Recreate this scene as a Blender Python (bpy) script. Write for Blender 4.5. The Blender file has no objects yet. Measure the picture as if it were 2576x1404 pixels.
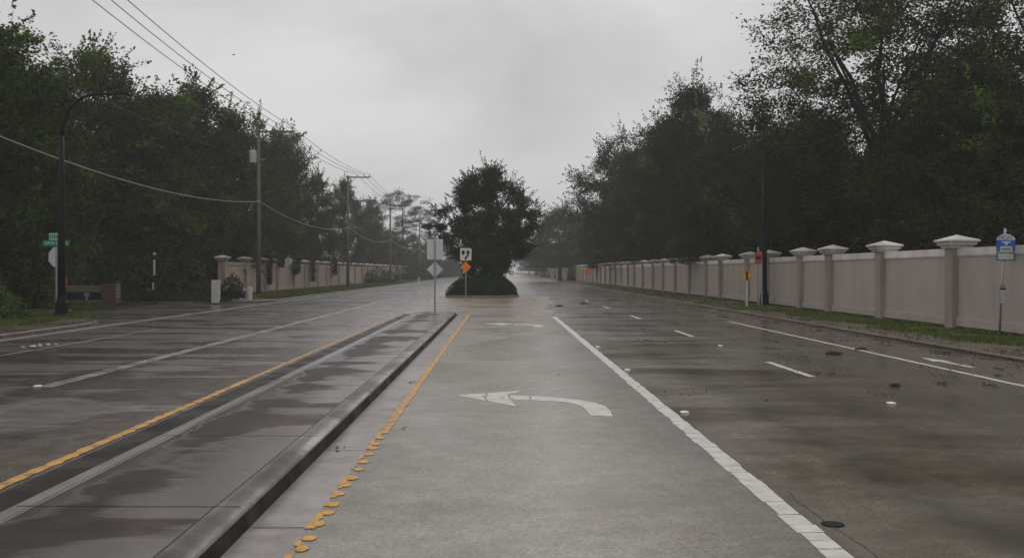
import bpy, bmesh, math, random
import numpy as np
from mathutils import Vector, Matrix

C = bpy.context.scene.collection
R = math.radians
PI = math.pi

# ------------------------------------------------------------------ camera, sky, sun, exposure
F, H, VX, VY, W0, H0 = 2450.0, 1.9, 1258.0, 683.0, 2576.0, 1404.0
scn = bpy.context.scene
cam_d = bpy.data.cameras.new('camera')
cam = bpy.data.objects.new('camera', cam_d); C.objects.link(cam)
cam.location = (0, 0, H); cam.rotation_euler = (R(90), 0, 0)
cam_d.sensor_width = 36; cam_d.lens = 36*F/W0
cam_d.shift_x = (W0/2-VX)/W0
cam_d.shift_y = -(H0/2-VY)/W0
cam_d.clip_start = 0.1; cam_d.clip_end = 6000
scn.camera = cam

SUN_EL, SUN_AZ = R(48), R(20)
w = bpy.data.worlds.new('World'); scn.world = w; w.use_nodes = True
nt = w.node_tree; nt.nodes.clear()
def N(t, typ, **kw):
    n = t.nodes.new(typ)
    for k, v in kw.items():
        if k in n.bl_rna.properties: setattr(n, k, v)
    return n
out = N(nt, 'ShaderNodeOutputWorld'); bg = N(nt, 'ShaderNodeBackground')
bg.inputs['Strength'].default_value = 0.1
sky = N(nt, 'ShaderNodeTexSky'); sky.sky_type = 'NISHITA'; sky.sun_disc = False
sky.sun_elevation = SUN_EL; sky.sun_rotation = SUN_AZ
tc = N(nt, 'ShaderNodeTexCoord')
mp = N(nt, 'ShaderNodeMapping'); mp.inputs['Scale'].default_value = (3.6, 3.6, 6.5)
mp.inputs['Rotation'].default_value = (0, R(18), 0); mp.inputs['Location'].default_value = (0.55, 0, 0.35)
n1 = N(nt, 'ShaderNodeTexNoise'); n1.inputs['Scale'].default_value = 0.9; n1.inputs['Detail'].default_value = 7
n1.inputs['Roughness'].default_value = 0.50; n1.inputs['Distortion'].default_value = 0.35
cr = N(nt, 'ShaderNodeValToRGB')
cr.color_ramp.elements[0].position = 0.30; cr.color_ramp.elements[0].color = (0.50, 0.49, 0.505, 1)
cr.color_ramp.elements[1].position = 0.68; cr.color_ramp.elements[1].color = (0.74, 0.728, 0.728, 1)
# a real overcast sky is brighter overhead than low down
sep = N(nt, 'ShaderNodeSeparateXYZ')
zr = N(nt, 'ShaderNodeMapRange'); zr.inputs['From Min'].default_value = 0.25; zr.inputs['From Max'].default_value = 1.0
zr.inputs['To Min'].default_value = 10.0; zr.inputs['To Max'].default_value = 14.0
mul = N(nt, 'ShaderNodeVectorMath', operation='SCALE')
hs = N(nt, 'ShaderNodeHueSaturation'); hs.inputs['Saturation'].default_value = 0.1
mix = N(nt, 'ShaderNodeMixRGB'); mix.inputs[0].default_value = 0.06
L = nt.links.new
L(tc.outputs['Generated'], mp.inputs[0]); L(mp.outputs[0], n1.inputs['Vector']); L(n1.outputs['Fac'], cr.inputs[0])
L(tc.outputs['Generated'], sep.inputs[0]); L(sep.outputs['Z'], zr.inputs['Value'])
L(cr.outputs[0], mul.inputs[0]); L(zr.outputs[0], mul.inputs['Scale'])
L(sky.outputs[0], hs.inputs['Color']); L(mul.outputs[0], mix.inputs[1]); L(hs.outputs[0], mix.inputs[2])
L(mix.outputs[0], bg.inputs['Color']); L(bg.outputs[0], out.inputs['Surface'])

sd = bpy.data.lights.new('sun', 'SUN'); sd.energy = 0.5; sd.angle = R(40); sd.color = (1, 0.97, 0.93)
so = bpy.data.objects.new('sun', sd); C.objects.link(so)
so.rotation_euler = (R(90)-SUN_EL, 0, -SUN_AZ+PI)

scn.view_settings.view_transform = 'Standard'; scn.view_settings.look = 'None'
scn.view_settings.exposure = 0; scn.view_settings.gamma = 1
scn.render.engine = 'CYCLES'
cy = scn.cycles
cy.max_bounces = 6; cy.diffuse_bounces = 2; cy.glossy_bounces = 3; cy.transmission_bounces = 2; cy.volume_bounces = 1
cy.use_denoising = True
cy.caustics_reflective = False; cy.caustics_refractive = False

# ------------------------------------------------------------------ pixel helpers (2576-wide view of the photo)
def gx(px, Z): return (px-VX)*Z/F
def gz(py, h=0.0): return F*(H-h)/(py-VY)
def G(px, py, h=0.0):
    Z = gz(py, h); return gx(px, Z), Z
def ht(py, Z): return (VY-py)*Z/F+H

# ------------------------------------------------------------------ materials
def mat(name, col, rough=0.6, spec=0.4, metal=0, noise=0.0, nscale=8, bump=0.0, bscale=30, col2=None, detail=5, stretch=(1, 1, 1), nlo=0.35, nhi=0.65, rnd=0.0):
    m = bpy.data.materials.new(name); m.use_nodes = True
    t = m.node_tree; b = t.nodes['Principled BSDF']
    b.inputs['Roughness'].default_value = rough; b.inputs['Metallic'].default_value = metal
    b.inputs['Specular IOR Level'].default_value = spec
    c1 = (*col, 1)
    if col2 is None: c2 = tuple(max(0, c*(1-noise)) for c in col)+(1,)
    else: c2 = (*col2, 1)
    tcn = N(t, 'ShaderNodeTexCoord'); mpn = N(t, 'ShaderNodeMapping'); mpn.inputs['Scale'].default_value = stretch
    nz = N(t, 'ShaderNodeTexNoise'); nz.inputs['Scale'].default_value = nscale; nz.inputs['Detail'].default_value = detail
    r = N(t, 'ShaderNodeValToRGB')
    r.color_ramp.elements[0].position = nlo; r.color_ramp.elements[0].color = c2
    r.color_ramp.elements[1].position = nhi; r.color_ramp.elements[1].color = c1
    t.links.new(tcn.outputs['Object'], mpn.inputs[0]); t.links.new(mpn.outputs[0], nz.inputs['Vector'])
    t.links.new(nz.outputs['Fac'], r.inputs[0]); t.links.new(r.outputs[0], b.inputs['Base Color'])
    if rnd:
        oi = N(t, 'ShaderNodeObjectInfo'); mr = N(t, 'ShaderNodeMapRange'); mr.inputs['To Min'].default_value = 1-rnd; mr.inputs['To Max'].default_value = 1.0
        vs = N(t, 'ShaderNodeVectorMath', operation='SCALE'); va = N(t, 'ShaderNodeVectorMath', operation='ADD'); vm = N(t, 'ShaderNodeVectorMath', operation='SCALE'); vm.inputs['Scale'].default_value = 37.0
        cb = N(t, 'ShaderNodeCombineXYZ')
        for k in range(3): t.links.new(oi.outputs['Random'], cb.inputs[k])
        t.links.new(cb.outputs[0], vm.inputs[0]); t.links.new(mpn.outputs[0], va.inputs[0]); t.links.new(vm.outputs[0], va.inputs[1]); t.links.new(va.outputs[0], nz.inputs['Vector'])
        t.links.new(oi.outputs['Random'], mr.inputs['Value']); t.links.new(r.outputs[0], vs.inputs[0]); t.links.new(mr.outputs[0], vs.inputs['Scale']); t.links.new(vs.outputs[0], b.inputs['Base Color'])
    if bump:
        n2 = N(t, 'ShaderNodeTexNoise'); n2.inputs['Scale'].default_value = bscale; n2.inputs['Detail'].default_value = 3
        bp = N(t, 'ShaderNodeBump'); bp.inputs['Strength'].default_value = bump; bp.inputs['Distance'].default_value = 0.01
        t.links.new(mpn.outputs[0], n2.inputs['Vector']); t.links.new(n2.outputs['Fac'], bp.inputs['Height'])
        t.links.new(bp.outputs[0], b.inputs['Normal'])
    return m

def wet(name, dry, dark, r_rough, r_film, s_rough, s_film, scale=0.5, lo=0.42, hi=0.60, stretch=(1, 1, 1), bump=0.25, bscale=60, tint=None, tscale=0.12, tlo=0.5, thi=0.62, speck=0.35, lanes=None, silt=None, filmx=None, ior=1.42):
    """wet paving: rough stone where the aggregate stands proud, a smooth water film where it lies; the mask is a noise of its own"""
    m = bpy.data.materials.new(name); m.use_nodes = True
    t = m.node_tree; b = t.nodes['Principled BSDF']; l = t.links.new
    tcn = N(t, 'ShaderNodeTexCoord'); mpn = N(t, 'ShaderNodeMapping'); mpn.inputs['Scale'].default_value = stretch
    l(tcn.outputs['Object'], mpn.inputs[0])
    a = N(t, 'ShaderNodeTexNoise'); a.inputs['Scale'].default_value = scale; a.inputs['Detail'].default_value = 8; a.inputs['Roughness'].default_value = 0.6
    a.inputs['Distortion'].default_value = 0.4
    l(mpn.outputs[0], a.inputs['Vector'])
    film = N(t, 'ShaderNodeMapRange'); film.inputs['From Min'].default_value = lo; film.inputs['From Max'].default_value = hi
    if filmx:
        # crown and ruts of the paving: where across the lane the water stands
        fx = N(t, 'ShaderNodeSeparateXYZ'); l(tcn.outputs['Object'], fx.inputs[0])
        f0, f1 = filmx[0][0], filmx[-1][0]
        fm = N(t, 'ShaderNodeMapRange'); fm.inputs['From Min'].default_value = f0; fm.inputs['From Max'].default_value = f1; l(fx.outputs['X'], fm.inputs['Value'])
        fr = N(t, 'ShaderNodeValToRGB'); fe = fr.color_ramp.elements
        for k, (xx, f) in enumerate(filmx):
            el = fe[0] if k == 0 else (fe[len(fe)-1] if k == len(filmx)-1 else fe.new((xx-f0)/(f1-f0)))
            el.position = (xx-f0)/(f1-f0); el.color = (f+0.5,)*3+(1,)
        l(fm.outputs[0], fr.inputs[0])
        fa = N(t, 'ShaderNodeMath', operation='ADD'); fs_ = N(t, 'ShaderNodeMath', operation='SUBTRACT'); fs_.inputs[1].default_value = 0.5
        l(fr.outputs[0], fs_.inputs[0]); l(a.outputs['Fac'], fa.inputs[0]); l(fs_.outputs[0], fa.inputs[1]); l(fa.outputs[0], film.inputs['Value'])
    else: l(a.outputs['Fac'], film.inputs['Value'])
    # aggregate specks
    sp = N(t, 'ShaderNodeTexVoronoi'); sp.inputs['Scale'].default_value = 55
    l(tcn.outputs['Object'], sp.inputs['Vector'])
    g = N(t, 'ShaderNodeTexNoise'); g.inputs['Scale'].default_value = 3.0; g.inputs['Detail'].default_value = 6; g.inputs['Roughness'].default_value = 0.65
    l(tcn.outputs['Object'], g.inputs['Vector'])
    c = N(t, 'ShaderNodeMixRGB'); c.inputs[1].default_value = (*dark, 1); c.inputs[2].default_value = (*dry, 1)
    gm = N(t, 'ShaderNodeMapRange'); gm.inputs['From Min'].default_value = 0.35; gm.inputs['From Max'].default_value = 0.65
    l(g.outputs['Fac'], gm.inputs['Value']); l(gm.outputs[0], c.inputs[0])
    spb = N(t, 'ShaderNodeSeparateColor'); l(sp.outputs['Color'], spb.inputs[0])
    spm = N(t, 'ShaderNodeMapRange'); spm.inputs['From Min'].default_value = 0.0; spm.inputs['From Max'].default_value = 1.0
    spm.inputs['To Min'].default_value = 1-speck; spm.inputs['To Max'].default_value = 1+speck
    l(spb.outputs[0], spm.inputs['Value'])
    sc = N(t, 'ShaderNodeVectorMath', operation='SCALE'); l(c.outputs[0], sc.inputs[0]); l(spm.outputs[0], sc.inputs['Scale'])
    colout = sc.outputs[0]
    if tint:
        tn = N(t, 'ShaderNodeTexNoise'); tn.inputs['Scale'].default_value = tscale; tn.inputs['Detail'].default_value = 7; tn.inputs['Roughness'].default_value = 0.62
        l(tcn.outputs['Object'], tn.inputs['Vector'])
        tm = N(t, 'ShaderNodeMapRange'); tm.inputs['From Min'].default_value = tlo; tm.inputs['From Max'].default_value = thi
        tm.inputs['To Max'].default_value = 0.8
        l(tn.outputs['Fac'], tm.inputs['Value'])
        c2 = N(t, 'ShaderNodeMixRGB'); c2.inputs[2].default_value = (*tint, 1)
        l(colout, c2.inputs[1]); l(tm.outputs[0], c2.inputs[0]); colout = c2.outputs[0]
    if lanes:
        # wheel-path and oil wear, plus painted sky sheen and tree reflections, factor across X
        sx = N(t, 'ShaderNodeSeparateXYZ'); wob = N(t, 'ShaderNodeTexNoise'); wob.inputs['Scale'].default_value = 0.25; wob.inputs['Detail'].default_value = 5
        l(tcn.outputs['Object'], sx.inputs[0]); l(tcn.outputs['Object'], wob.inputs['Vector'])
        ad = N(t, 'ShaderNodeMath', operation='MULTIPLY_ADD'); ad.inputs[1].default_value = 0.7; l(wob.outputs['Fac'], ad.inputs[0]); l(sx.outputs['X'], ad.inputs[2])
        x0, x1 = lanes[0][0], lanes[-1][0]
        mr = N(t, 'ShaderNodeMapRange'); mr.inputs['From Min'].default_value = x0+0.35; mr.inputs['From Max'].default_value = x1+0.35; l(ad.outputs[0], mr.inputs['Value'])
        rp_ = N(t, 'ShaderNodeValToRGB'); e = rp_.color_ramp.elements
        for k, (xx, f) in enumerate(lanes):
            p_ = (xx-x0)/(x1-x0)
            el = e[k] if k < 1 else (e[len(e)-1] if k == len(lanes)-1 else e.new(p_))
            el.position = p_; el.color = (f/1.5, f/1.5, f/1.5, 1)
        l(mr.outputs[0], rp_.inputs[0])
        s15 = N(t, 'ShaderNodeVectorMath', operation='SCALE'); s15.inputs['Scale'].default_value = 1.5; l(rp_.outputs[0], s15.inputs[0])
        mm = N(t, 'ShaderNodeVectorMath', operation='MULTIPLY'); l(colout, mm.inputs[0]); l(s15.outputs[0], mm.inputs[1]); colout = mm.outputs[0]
    if silt:
        # storm silt washed over the far end of the lane: its own ragged border
        s_col, ya, yb = silt
        sy = N(t, 'ShaderNodeSeparateXYZ'); wn = N(t, 'ShaderNodeTexNoise'); wn.inputs['Scale'].default_value = 0.22; wn.inputs['Detail'].default_value = 7
        l(tcn.outputs['Object'], sy.inputs[0]); l(tcn.outputs['Object'], wn.inputs['Vector'])
        ay = N(t, 'ShaderNodeMath', operation='MULTIPLY_ADD'); ay.inputs[1].default_value = 22; l(wn.outputs['Fac'], ay.inputs[0]); l(sy.outputs['Y'], ay.inputs[2])
        ym = N(t, 'ShaderNodeMapRange'); ym.inputs['From Min'].default_value = ya+11; ym.inputs['From Max'].default_value = yb+11; ym.inputs['To Max'].default_value = 0.9; l(ay.outputs[0], ym.inputs['Value'])
        cs_ = N(t, 'ShaderNodeMixRGB'); cs_.inputs[2].default_value = (*s_col, 1); l(colout, cs_.inputs[1]); l(ym.outputs[0], cs_.inputs[0]); colout = cs_.outputs[0]
    l(colout, b.inputs['Base Color'])
    rr = N(t, 'ShaderNodeMapRange'); rr.inputs['To Min'].default_value = r_rough; rr.inputs['To Max'].default_value = r_film
    l(film.outputs[0], rr.inputs['Value']); l(rr.outputs[0], b.inputs['Roughness'])
    ss = N(t, 'ShaderNodeMapRange'); ss.inputs['To Min'].default_value = s_rough; ss.inputs['To Max'].default_value = s_film
    l(film.outputs[0], ss.inputs['Value']); l(ss.outputs[0], b.inputs['Specular IOR Level'])
    b.inputs['IOR'].default_value = ior
    n2 = N(t, 'ShaderNodeTexNoise'); n2.inputs['Scale'].default_value = bscale; n2.inputs['Detail'].default_value = 4
    l(tcn.outputs['Object'], n2.inputs['Vector'])
    bs = N(t, 'ShaderNodeMapRange'); bs.inputs['To Min'].default_value = bump; bs.inputs['To Max'].default_value = bump*0.12
    l(film.outputs[0], bs.inputs['Value'])
    bp = N(t, 'ShaderNodeBump'); bp.inputs['Distance'].default_value = 0.01
    l(bs.outputs[0], bp.inputs['Strength']); l(n2.outputs['Fac'], bp.inputs['Height']); l(bp.outputs[0], b.inputs['Normal'])
    return m

def leafmat(name, c_dark, c_light, rough=0.75, spec=0.12, bright=None, bth=0.70):
    m = bpy.data.materials.new(name); m.use_nodes = True
    t = m.node_tree; b = t.nodes['Principled BSDF']; l = t.links.new
    geo = N(t, 'ShaderNodeNewGeometry'); tcn = N(t, 'ShaderNodeTexCoord'); oi = N(t, 'ShaderNodeObjectInfo')
    nz = N(t, 'ShaderNodeTexNoise'); nz.inputs['Scale'].default_value = 0.55; nz.inputs['Detail'].default_value = 3
    l(tcn.outputs['Object'], nz.inputs['Vector'])
    a1 = N(t, 'ShaderNodeMath', operation='MULTIPLY_ADD'); a1.inputs[1].default_value = 0.24; 
    l(geo.outputs['Random Per Island'], a1.inputs[0])
    nm = N(t, 'ShaderNodeMapRange'); nm.inputs['From Min'].default_value = 0.3; nm.inputs['From Max'].default_value = 0.7; nm.inputs['To Max'].default_value = 0.55
    l(nz.outputs['Fac'], nm.inputs['Value'])
    a2 = N(t, 'ShaderNodeMath', operation='MULTIPLY_ADD'); a2.inputs[1].default_value = 0.45
    l(oi.outputs['Random'], a2.inputs[0]); l(nm.outputs[0], a2.inputs[2]); l(a2.outputs[0], a1.inputs[2])
    c = N(t, 'ShaderNodeMixRGB'); c.inputs[1].default_value = (*c_dark, 1); c.inputs[2].default_value = (*c_light, 1)
    l(a1.outputs[0], c.inputs[0])
    o = c.outputs[0]
    if bright:
        n2 = N(t, 'ShaderNodeTexNoise'); n2.inputs['Scale'].default_value = 0.22; n2.inputs['Detail'].default_value = 2
        l(tcn.outputs['Object'], n2.inputs['Vector'])
        mr = N(t, 'ShaderNodeMapRange'); mr.inputs['From Min'].default_value = bth-0.06; mr.inputs['From Max'].default_value = bth+0.04
        l(n2.outputs['Fac'], mr.inputs['Value'])
        c2 = N(t, 'ShaderNodeMixRGB'); c2.inputs[2].default_value = (*bright, 1); l(mr.outputs[0], c2.inputs[0]); l(o, c2.inputs[1]); o = c2.outputs[0]
    l(o, b.inputs['Base Color'])
    b.inputs['Roughness'].default_value = rough; b.inputs['Specular IOR Level'].default_value = spec
    return m

M = {}
M['asphalt_right'] = wet('asphalt_right', (0.116, 0.093, 0.066), (0.066, 0.051, 0.035), 0.28, 0.17, 0.42, 0.62, scale=0.42, lo=0.40, hi=0.60, stretch=(0.55, 1.5, 1), bump=0.16, speck=0.38, lanes=[(2.2, 0.7), (2.45, 1.35), (3.1, 1.4), (3.5, 0.8), (4.3, 1.15), (4.9, 0.75), (5.6, 1.1), (6.3, 0.8), (7.2, 1.05), (8.0, 0.8), (8.9, 1.0), (10.5, 1.0)], tint=(0.068, 0.060, 0.041), tscale=0.16, tlo=0.46, thi=0.62)
M['asphalt_left'] = wet('asphalt_left', (0.100, 0.082, 0.071), (0.044, 0.035, 0.029), 0.50, 0.22, 0.14, 1.0, ior=1.62, bump=0.16, scale=0.36, lo=0.43, hi=0.55, stretch=(0.42, 1.6, 1), speck=0.3, lanes=[(-13.6, 0.55), (-11.5, 0.5), (-10.5, 0.65), (-9.4, 0.5), (-8.4, 0.75), (-7.4, 0.8), (-6.6, 1.3), (-5.8, 1.1), (-5.0, 1.7), (-4.3, 1.7)], filmx=[(-13.6, 0.0), (-8.2, -0.02), (-7.5, 0.06), (-6.6, 0.0), (-5.4, 0.06), (-4.9, 0.12), (-4.3, 0.12)])  # lanes: inner sky sheen and outer tree reflections put into the colour
M['asphalt_turn'] = wet('asphalt_turn', (0.245, 0.222, 0.184), (0.180, 0.160, 0.130), 0.46, 0.26, 0.40, 0.80, scale=0.33, lo=0.40, hi=0.60, stretch=(0.8, 0.9, 1), bump=0.30, bscale=45, speck=0.34, lanes=[(-1.4, 0.86), (-0.9, 0.95), (-0.2, 1.08), (0.5, 1.2), (1.1, 1.0), (1.6, 0.76), (2.2, 0.52)], filmx=[(-1.4, 0.0), (-0.6, 0.02), (0.4, 0.10), (1.1, 0.03), (1.6, -0.06), (2.2, -0.12)], tint=(0.15, 0.128, 0.098), tscale=0.35, tlo=0.5, thi=0.7, silt=((0.235, 0.195, 0.155), 27, 48))  # lanes: sky reflection painted pale down the centre, falling off towards the white line
M['silt'] = wet('silt', (0.20, 0.155, 0.12), (0.12, 0.092, 0.07), 0.4, 0.2, 0.35, 0.5, scale=0.4)
M['concrete_sep'] = wet('concrete_sep', (0.072, 0.049, 0.038), (0.027, 0.017, 0.012), 0.50, 0.22, 0.12, 1.0, ior=1.6, scale=0.55, lo=0.44, hi=0.53, stretch=(0.5, 1.25, 1), bump=0.12, bscale=80, speck=0.2, tint=(0.055, 0.036, 0.014), tscale=0.6, tlo=0.57, thi=0.68, lanes=[(-3.45, 0.5), (-2.95, 0.55), (-2.55, 1.0), (-2.1, 1.25)], filmx=[(-3.45, 0.10), (-3.30, -0.04), (-3.05, -0.12), (-2.5, 0.02), (-2.1, 0.07)])
M['concrete_curb'] = wet('concrete_curb', (0.135, 0.115, 0.102), (0.075, 0.061, 0.053), 0.42, 0.24, 0.4, 0.7, scale=1.2, bump=0.12, bscale=70, speck=0.12)
M['separator_kerb'] = wet('separator_kerb', (0.105, 0.088, 0.077), (0.058, 0.046, 0.039), 0.42, 0.18, 0.3, 1.0, ior=1.6, scale=1.0, bump=0.10, bscale=70, speck=0.14, stretch=(1, 0.6, 1), filmx=[(-3.75, 0.14), (-3.35, 0.14), (-3.0, 0.0), (-2.1, -0.03), (-1.85, -0.03)])
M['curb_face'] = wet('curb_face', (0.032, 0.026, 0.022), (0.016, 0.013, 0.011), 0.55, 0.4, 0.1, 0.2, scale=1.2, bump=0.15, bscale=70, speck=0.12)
M['gutter'] = wet('gutter', (0.28, 0.25, 0.23), (0.165, 0.145, 0.13), 0.40, 0.28, 0.45, 0.9, scale=0.8, bump=0.10, bscale=80, speck=0.12, stretch=(1, 0.4, 1))
M['sidewalk'] = wet('sidewalk', (0.105, 0.078, 0.062), (0.06, 0.043, 0.034), 0.4, 0.15, 0.25, 0.5, scale=0.5, bump=0.15, speck=0.2)
M['joint'] = mat('joint', (0.018, 0.014, 0.012), 0.5, 0.2)
M['white_paint'] = mat('white_paint', (0.58, 0.57, 0.52), 0.42, 0.35, noise=0.25, nscale=6, bump=0.15, bscale=60)
M['worn_paint'] = mat('worn_paint', (0.26, 0.25, 0.235), 0.35, 0.45, col2=(0.09, 0.083, 0.077), nscale=2.2, nlo=0.38, nhi=0.55)
M['chipped_paint'] = mat('chipped_paint', (0.50, 0.48, 0.45), 0.4, 0.4, col2=(0.15, 0.14, 0.13), nscale=7, nlo=0.40, nhi=0.52)
M['yellow_paint'] = mat('yellow_paint', (0.60, 0.315, 0.055), 0.42, 0.35, noise=0.25, nscale=6)
M['yellow_worn'] = mat('yellow_worn', (0.52, 0.27, 0.05), 0.42, 0.35, col2=(0.17, 0.125, 0.08), nscale=9, nlo=0.40, nhi=0.55)
M['soil'] = mat('soil', (0.035, 0.032, 0.02), 0.8, 0.2, col2=(0.016, 0.018, 0.010), nscale=0.5)
M['turf'] = mat('turf', (0.060, 0.066, 0.020), 0.7, 0.2, col2=(0.062, 0.048, 0.028), nscale=0.8, bump=0.5, bscale=12)
M['grass'] = leafmat('grass', (0.045, 0.045, 0.016), (0.12, 0.165, 0.03), rough=0.6)
M['wall_paint'] = mat('wall_paint', (0.46, 0.40, 0.35), 0.75, 0.2, noise=0.13, nscale=0.9, stretch=(1.6, 1.6, 0.5), rnd=0.10, detail=7, bump=0.25, bscale=70)
M['pier_paint'] = mat('pier_paint', (0.40, 0.345, 0.305), 0.75, 0.2, noise=0.28, nscale=1.2, stretch=(2, 2, 0.5), rnd=0.18, detail=7, bump=0.25, bscale=70)
M['wall_tan'] = mat('wall_tan', (0.44, 0.35, 0.275), 0.75, 0.2, noise=0.25, nscale=0.9, stretch=(1.6, 1.6, 0.5), rnd=0.2, detail=7, bump=0.25, bscale=70)
M['coping'] = mat('coping', (0.84, 0.785, 0.735), 0.5, 0.3, noise=0.25, nscale=1.4, rnd=0.22, detail=7)
M['coping_left'] = mat('coping_left', (0.52, 0.46, 0.40), 0.6, 0.3, noise=0.35, nscale=2.0, rnd=0.3)
M['cap'] = mat('cap', (0.80, 0.76, 0.70), 0.5, 0.3, noise=0.40, nscale=1.6, rnd=0.4, detail=7)
M['black_metal'] = mat('black_metal', (0.006, 0.006, 0.007), 0.5, 0.18)
M['galv'] = mat('galv', (0.36, 0.365, 0.37), 0.42, 0.5, metal=0.35, noise=0.15, nscale=6)
M['sign_back'] = mat('sign_back', (0.60, 0.605, 0.61), 0.45, 0.5, metal=0.0, noise=0.12, nscale=4)
M['sign_white'] = mat('sign_white', (0.80, 0.72, 0.62), 0.35, 0.4)
M['sign_black'] = mat('sign_black', (0.014, 0.012, 0.010), 0.4, 0.3)
M['sign_orange'] = mat('sign_orange', (0.88, 0.22, 0.012), 0.4, 0.4)
M['sign_red_orange'] = mat('sign_red_orange', (0.42, 0.07, 0.02), 0.4, 0.4)
M['sign_yellow'] = mat('sign_yellow', (0.75, 0.34, 0.01), 0.4, 0.4)
M['sign_green'] = mat('sign_green', (0.035, 0.21, 0.115), 0.4, 0.4)
M['green_light'] = mat('green_light', (0.28, 0.50, 0.37), 0.4, 0.4)
M['blue'] = mat('blue', (0.016, 0.095, 0.39), 0.35, 0.4)
M['teal'] = mat('teal', (0.03, 0.17, 0.17), 0.4, 0.4)
M['olive'] = mat('olive', (0.36, 0.33, 0.02), 0.4, 0.4)
M['bus_white'] = mat('bus_white', (0.50, 0.53, 0.54), 0.4, 0.4)
M['pole_wood'] = mat('pole_wood', (0.17, 0.145, 0.12), 0.75, 0.2, noise=0.35, nscale=3, stretch=(6, 6, 0.6), bump=0.3, bscale=14)
M['wire'] = mat('wire', (0.07, 0.07, 0.072), 0.5, 0.3)
M['cable'] = mat('cable', (0.20, 0.20, 0.205), 0.4, 0.4)
M['ceramic'] = mat('ceramic', (0.25, 0.25, 0.26), 0.3, 0.5)
M['transformer'] = mat('transformer', (0.48, 0.48, 0.47), 0.4, 0.4)
M['cream'] = mat('cream', (0.62, 0.59, 0.52), 0.5, 0.3, noise=0.1, nscale=4)
M['util_white'] = mat('util_white', (0.55, 0.55, 0.54), 0.5, 0.3, noise=0.1, nscale=4)
M['plank'] = mat('plank', (0.27, 0.225, 0.16), 0.6, 0.3, noise=0.25, nscale=2, stretch=(0.4, 1, 6))
M['dark_board'] = mat('dark_board', (0.02, 0.021, 0.028), 0.4, 0.3)
M['emblem'] = mat('emblem', (0.32, 0.33, 0.38), 0.4, 0.4)
M['bark'] = mat('bark', (0.070, 0.057, 0.045), 0.85, 0.15, noise=0.5, nscale=2.5, stretch=(3, 3, 0.7), bump=0.5, bscale=10)
M['bark_dark'] = mat('bark_dark', (0.040, 0.033, 0.027), 0.85, 0.15, noise=0.5, nscale=2.5, stretch=(3, 3, 0.7))
M['shingle'] = mat('shingle', (0.24, 0.235, 0.235), 0.6, 0.4, noise=0.35, nscale=5, stretch=(1, 1, 4), detail=6)
M['stucco'] = mat('stucco', (0.25, 0.22, 0.19), 0.8, 0.2, noise=0.1)
M['glass_dark'] = mat('glass_dark', (0.01, 0.011, 0.013), 0.08, 0.6)
M['pink'] = mat('pink', (0.70, 0.10, 0.06), 0.6, 0.3)
M['iron'] = mat('iron', (0.008, 0.009, 0.009), 0.7, 0.12)
M['stud'] = mat('stud', (0.75, 0.72, 0.66), 0.3, 0.5)
M['leaf_wood'] = leafmat('leaf_wood', (0.012, 0.021, 0.004), (0.048, 0.080, 0.012), bright=(0.095, 0.145, 0.017), bth=0.60)
M['leaf_oak'] = leafmat('leaf_oak', (0.011, 0.018, 0.0035), (0.040, 0.060, 0.010), bright=(0.12, 0.19, 0.02), bth=0.66)
M['leaf_loose'] = leafmat('leaf_loose', (0.016, 0.023, 0.006), (0.052, 0.070, 0.017), bright=(0.085, 0.13, 0.018), bth=0.58)
M['leaf_median'] = leafmat('leaf_median', (0.016, 0.027, 0.011), (0.046, 0.068, 0.026))
M['leaf_pine'] = leafmat('leaf_pine', (0.020, 0.030, 0.012), (0.045, 0.062, 0.022))
M['leaf_hedge'] = leafmat('leaf_hedge', (0.008, 0.027, 0.007), (0.024, 0.068, 0.016))
M['leaf_shrub'] = leafmat('leaf_shrub', (0.016, 0.030, 0.006), (0.055, 0.095, 0.015))
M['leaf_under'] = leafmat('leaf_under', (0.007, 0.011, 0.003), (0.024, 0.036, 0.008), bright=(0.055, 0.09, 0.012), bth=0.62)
M['litter'] = leafmat('litter', (0.070, 0.058, 0.032), (0.125, 0.110, 0.052))
M['green_leaf'] = mat('green_leaf', (0.10, 0.13, 0.02), 0.4, 0.4)

def brickmat():
    m = bpy.data.materials.new('brick'); m.use_nodes = True
    t = m.node_tree; b = t.nodes['Principled BSDF']; l = t.links.new
    tcn = N(t, 'ShaderNodeTexCoord'); mp_ = N(t, 'ShaderNodeMapping'); mp_.inputs['Rotation'].default_value = (R(90), 0, 0)
    br = N(t, 'ShaderNodeTexBrick'); br.inputs['Scale'].default_value = 3.2
    br.inputs['Color1'].default_value = (0.15, 0.055, 0.035, 1); br.inputs['Color2'].default_value = (0.10, 0.042, 0.030, 1)
    br.inputs['Mortar'].default_value = (0.16, 0.135, 0.115, 1); br.inputs['Mortar Size'].default_value = 0.025
    l(tcn.outputs['Object'], mp_.inputs[0]); l(mp_.outputs[0], br.inputs['Vector']); l(br.outputs['Color'], b.inputs['Base Color'])
    b.inputs['Roughness'].default_value = 0.8
    return m
M['brick'] = brickmat()

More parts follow.
